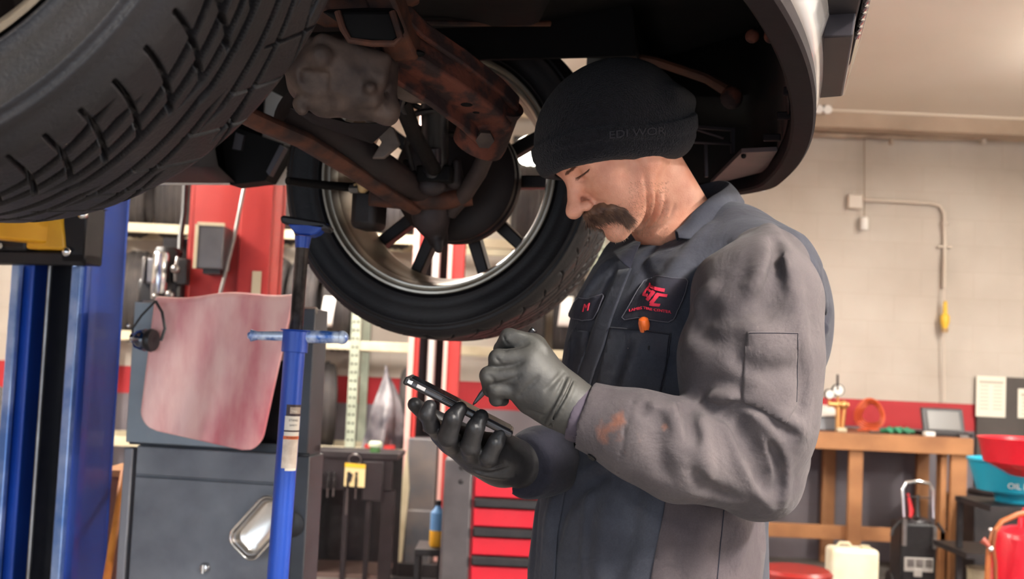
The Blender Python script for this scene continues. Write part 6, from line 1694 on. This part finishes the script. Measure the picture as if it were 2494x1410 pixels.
# ---- far sleeve (right arm)
def f_slr(P):
    d = s_chain(P, [W3(1560, 655, 2.07), W3(1500, 800, 2.08), W3(1480, 1060, 2.09)], [.062, .064, .060], .03)
    d = smin(d, s_chain(P, [W3(1480, 1080, 2.09), W3(1400, 1120, 1.97), W3(1318, 1125, 1.86), W3(1288, 1135, 1.83)], [.058, .056, .054, .050], .02), .02)
    c = (P-W3(1262, 1130, 1.80))@((W3(1400, 1120, 1.97)-W3(1262, 1130, 1.80))/np.linalg.norm(W3(1400, 1120, 1.97)-W3(1262, 1130, 1.80)))
    d = smax(d, -(c-.02), .006); return d+.002*np.sin(P[:, 0]*60+P[:, 2]*30)*np.sin(P[:, 2]*45)
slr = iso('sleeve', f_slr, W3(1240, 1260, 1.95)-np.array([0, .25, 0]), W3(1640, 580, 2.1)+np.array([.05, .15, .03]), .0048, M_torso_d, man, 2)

# ---- near hand (left), glove, holding the stylus
def chainf(d, P, pts, rs, k): return smin(d, s_chain(P, [W3(*p) for p in pts], rs, .003), k)
def f_handL(P):
    d = s_chain(P, [W3(1425, 1010, 1.652), W3(1392, 990, 1.652), W3(1350, 962, 1.655)], [.034, .036, .037], .02)
    for m_, r in (((1300, 850, 1.655), .0215), ((1292, 880, 1.640), .023), ((1284, 915, 1.636), .023), ((1272, 952, 1.642), .020)):
        d = smin(d, s_cap(P, W3(1358, 968, 1.655), W3(*m_), .032, r), .016)
    d = smin(d, s_cap(P, W3(1345, 985, 1.665), W3(1290, 975, 1.66), .026, .018), .02)
    f1 = s_chain(P, [W3(1298, 840, 1.655), W3(1240, 822, 1.650), W3(1221, 850, 1.672), W3(1228, 900, 1.700)], [.0165, .0135, .0112, .0090], .003)
    f2 = s_chain(P, [W3(1288, 872, 1.636), W3(1213, 873, 1.634), W3(1205, 912, 1.660), W3(1222, 942, 1.688)], [.0165, .0135, .0110, .0090], .003)
    f3 = s_chain(P, [W3(1280, 912, 1.632), W3(1191, 915, 1.634), W3(1194, 948, 1.656), W3(1214, 962, 1.680)], [.0165, .0135, .0110, .0090], .003)
    f4 = s_chain(P, [W3(1268, 950, 1.640), W3(1208, 948, 1.638), W3(1209, 972, 1.648), W3(1226, 975, 1.668)], [.0150, .0118, .0102, .0085], .003)
    for f in (f1, f2, f3, f4): d = smin(d, f, .0035)
    d = chainf(d, P, [(1340, 940, 1.70), (1280, 905, 1.715), (1235, 905, 1.712), (1205, 925, 1.700)], [.022, .016, .0125, .010], .006)
    return d
gl = [('g', [(1222, 850), (1250, 848), (1285, 838)], .0016, .005, 0), ('g', [(1205, 895), (1240, 893), (1275, 880)], .0018, .005, 0), ('g', [(1198, 938), (1232, 930), (1268, 915)], .0016, .005, 0),
      ('r', [(1388, 922), (1372, 960), (1350, 1000), (1332, 1036)], .0022, .006, .0005), ('g', [(1380, 915), (1360, 958), (1338, 1000), (1322, 1030)], .0016, .005, 0),
      ('r', [(1398, 930), (1384, 965), (1362, 1005), (1346, 1040)], .0020, .005, .0005), ('g', [(1394, 926), (1377, 964), (1355, 1003), (1340, 1040)], .0012, .004, 0),
      ('g', [(1372, 905), (1350, 930), (1330, 950)], .0014, .007, 0), ('g', [(1310, 920), (1285, 945), (1262, 968)], .0010, .006, 0),
      ('r', [(1255, 812), (1290, 822), (1330, 850)], .002, .012, 0), ('g', [(1226, 818), (1236, 838), (1232, 856)], .0008, .004, 0),
      ('g', [(1205, 870), (1218, 884), (1216, 900)], .0008, .004, 0), ('g', [(1186, 912), (1202, 924), (1200, 938)], .0008, .004, 0), ('g', [(1240, 975), (1290, 1000), (1320, 1010)], .0008, .005, 0)]
handL = two_pass('gloved_hand', f_handL, W3(1150, 1075, 1.74)-np.array([0, .17, 0]), W3(1440, 770, 1.74)+np.array([0, .05, 0]), .0020, M_glove, gl, sm=1, coarse=1.7)
# ---- far hand (right), glove, palm up around the phone
def f_handR(P):
    d = s_chain(P, [W3(1320, 1135, 1.86), W3(1268, 1130, 1.83), W3(1215, 1118, 1.80)], [.034, .034, .034], .02)
    for m_, r in (((1075, 1052, 1.755), .0185), ((1105, 1078, 1.745), .020), ((1150, 1100, 1.742), .021), ((1190, 1118, 1.748), .020)):
        d = smin(d, s_cap(P, W3(1225, 1122, 1.80), W3(*m_), .030, r), .02)
    d = smin(d, s_cap(P, W3(1215, 1128, 1.78), W3(1160, 1115, 1.76), .026, .02), .02)
    f1 = s_chain(P, [W3(1075, 1055, 1.745), W3(1052, 1036, 1.705), W3(1040, 1008, 1.690), W3(1047, 990, 1.690)], [.0150, .0130, .0118, .0102], .003)
    f2 = s_chain(P, [W3(1105, 1082, 1.735), W3(1090, 1064, 1.695), W3(1104, 1018, 1.678), W3(1120, 996, 1.682)], [.0170, .0150, .0138, .0112], .003)
    f3 = s_chain(P, [W3(1152, 1104, 1.735), W3(1145, 1086, 1.700), W3(1158, 1042, 1.684), W3(1172, 1014, 1.688)], [.0170, .0148, .0135, .0110], .003)
    f4 = s_chain(P, [W3(1190, 1122, 1.745), W3(1190, 1112, 1.712), W3(1208, 1078, 1.700), W3(1220, 1056, 1.702)], [.0155, .0135, .0122, .0102], .003)
    for f in (f1, f2, f3, f4): d = smin(d, f, .003)
    d = chainf(d, P, [(1180, 1090, 1.84), (1090, 1040, 1.86), (1040, 1010, 1.845), (1010, 985, 1.815)], [.022, .018, .0140, .0115], .008)
    return d
gr_ = [('g', [(1140, 1130), (1180, 1140), (1230, 1130)], .001, .006, 0), ('g', [(1150, 1142), (1190, 1152), (1240, 1140)], .001, .006, 0), ('g', [(1100, 1000), (1112, 1020), (1108, 1050)], .0008, .004, 0),
       ('g', [(1155, 1020), (1166, 1040), (1162, 1060)], .0008, .004, 0), ('r', [(1160, 1150), (1200, 1160), (1250, 1160)], .002, .008, 0), ('g', [(1205, 1060), (1214, 1078), (1210, 1096)], .0008, .004, 0)]
handR = two_pass('gloved_hand', f_handR, W3(985, 1220, 1.9)-np.array([0, .27, .02]), W3(1345, 940, 1.9)+np.array([0, .02, .03]), .0021, M_glove2, gr_, sm=1, coarse=1.7)

# ---- legs and boots (below the frame, standing on the floor)
hipc = np.array([float(np.interp(1.0, lz, lxx)), 1.94])
def f_legs(P):
    d = None
    for sg in (-1, 1):
        o = np.array([hipc[0], hipc[1], 0])+TLF*.095*sg+TFW*(.03*sg)
        e = s_chain(P, [o+[0, 0, .92], o+TFW*.02+[0, 0, .50], o-TFW*.01+[0, 0, .10]], [.105, .080, .070], .02); d = e if d is None else smin(d, e, .02)
    zt_ = lz[0]; cz_ = np.array([float(lxx[0]), float(lyy[0]), .92]); d = smin(d, s_ell(P, cz_, (.17, .15, .16)), .04)
    return smax(d, -(P[:, 2]-.05), .01)
iso('coverall_legs', f_legs, np.array([hipc[0]-.3, 1.6, 0]), np.array([hipc[0]+.3, 2.25, 1.1]), .009, M_torso, man, 2)
for sg in (-1, 1):
    o = np.array([hipc[0], hipc[1], 0])+TLF*.095*sg+TFW*(.03*sg)
    iso('boot', lambda P, o=o: smax(smin(s_cap(P, o-TFW*.03+[0, 0, .055], o+TFW*.17+[0, 0, .045], .05, .045), s_cap(P, o+[0, 0, .06], o+[0, 0, .16], .052, .055), .02), -(P[:, 2]-.002), .004), o-.28*np.array([1, 1, 0])-[0, 0, .02], o+.28*np.array([1, 1, 0])+[0, 0, .24], .007, M_blk, man, 2)

# ---- phone and stylus
A0 = Vector(W3(992, 922, 1.735)); B0 = Vector(W3(1244, 1052, 1.735)); ph_x = (B0-A0).normalized(); A1 = A0+ph_x*0
ph_len = .178; ph_y = Vector((.05, 1, .02)); ph_y = (ph_y-ph_x*ph_y.dot(ph_x)).normalized(); ph_z = ph_x.cross(ph_y); ph_z = ph_z if ph_z.z > 0 else -ph_z
ph_w = .082; pc_ = A0+ph_x*ph_len/2
phn = thing('phone', 'black phone in a thick dark case held flat in the right glove', 'phone', pc_)
obj('phone_case', MB().obox(pc_, ph_x, ph_y, ph_z, ph_len, ph_w, .0115), mat('dark_phone_case', '#2a2729', .35, .2, coat=.4), phn, bevel=.004, seg=3)
obj('screen', MB().obox(pc_+ph_z*.0062, ph_x, ph_y, ph_z, ph_len-.012, ph_w-.010, .0012), mat('phone_glass', '#08090c', .08, coat=1), phn, bevel=.0005)
obj('case_lip', MB().obox(pc_-ph_x*(ph_len/2-.004), ph_x, ph_y, ph_z, .009, ph_w+.002, .0125), mat('black_rubber_bumper', '#161416', .5), phn, bevel=.003)
e0 = pc_-ph_y*(ph_w/2+.0004)
obj('side_button', MB().obox(e0-ph_x*.012+ph_z*.001, ph_x, ph_y, ph_z, .030, .0015, .0028), M_blk, phn, bevel=.0006)
obj('side_button', MB().obox(e0-ph_x*.062+ph_z*.001, ph_x, ph_y, ph_z, .014, .0012, .0055), mat('light_grey_cover', '#a9a6a4', .35), phn, bevel=.0006)
obj('camera_ring', MB().obox(e0-ph_x*.080+ph_z*.001, ph_x, ph_y, ph_z, .008, .0014, .006), M_chrome, phn, bevel=.001)
# folio cover under the palm side of the phone
sa2, sb2 = Vector(W3(1152, 986, 1.700)), Vector(W3(1302, 800, 1.690)); sdx = (sb2-sa2).normalized(); sl = (sb2-sa2).length
stl = thing('stylus', 'slim dark stylus pen held in the left glove touching the phone', 'stylus', sa2)
obj('barrel', MB().tube([sa2+sdx*.004, sa2+sdx*.02, sa2+sdx*.05, sb2-sdx*.008], [.0022, .0042, .0046, .0046], 16), mat('dark_grey_barrel', '#4a484a', .35, .4), stl)
obj('tip', MB().tube([sa2, sa2+sdx*.005], [.0010, .0022], 10), M_blk, stl)
obj('end_cap', MB().tube([sb2-sdx*.010, sb2-sdx*.001, sb2], [.0050, .0050, .0035], 16), M_blk, stl)
obj('chrome_ring', MB().tube([sb2-sdx*.003, sb2-sdx*.0015], [.0053, .0053], 16), M_chrome, stl)
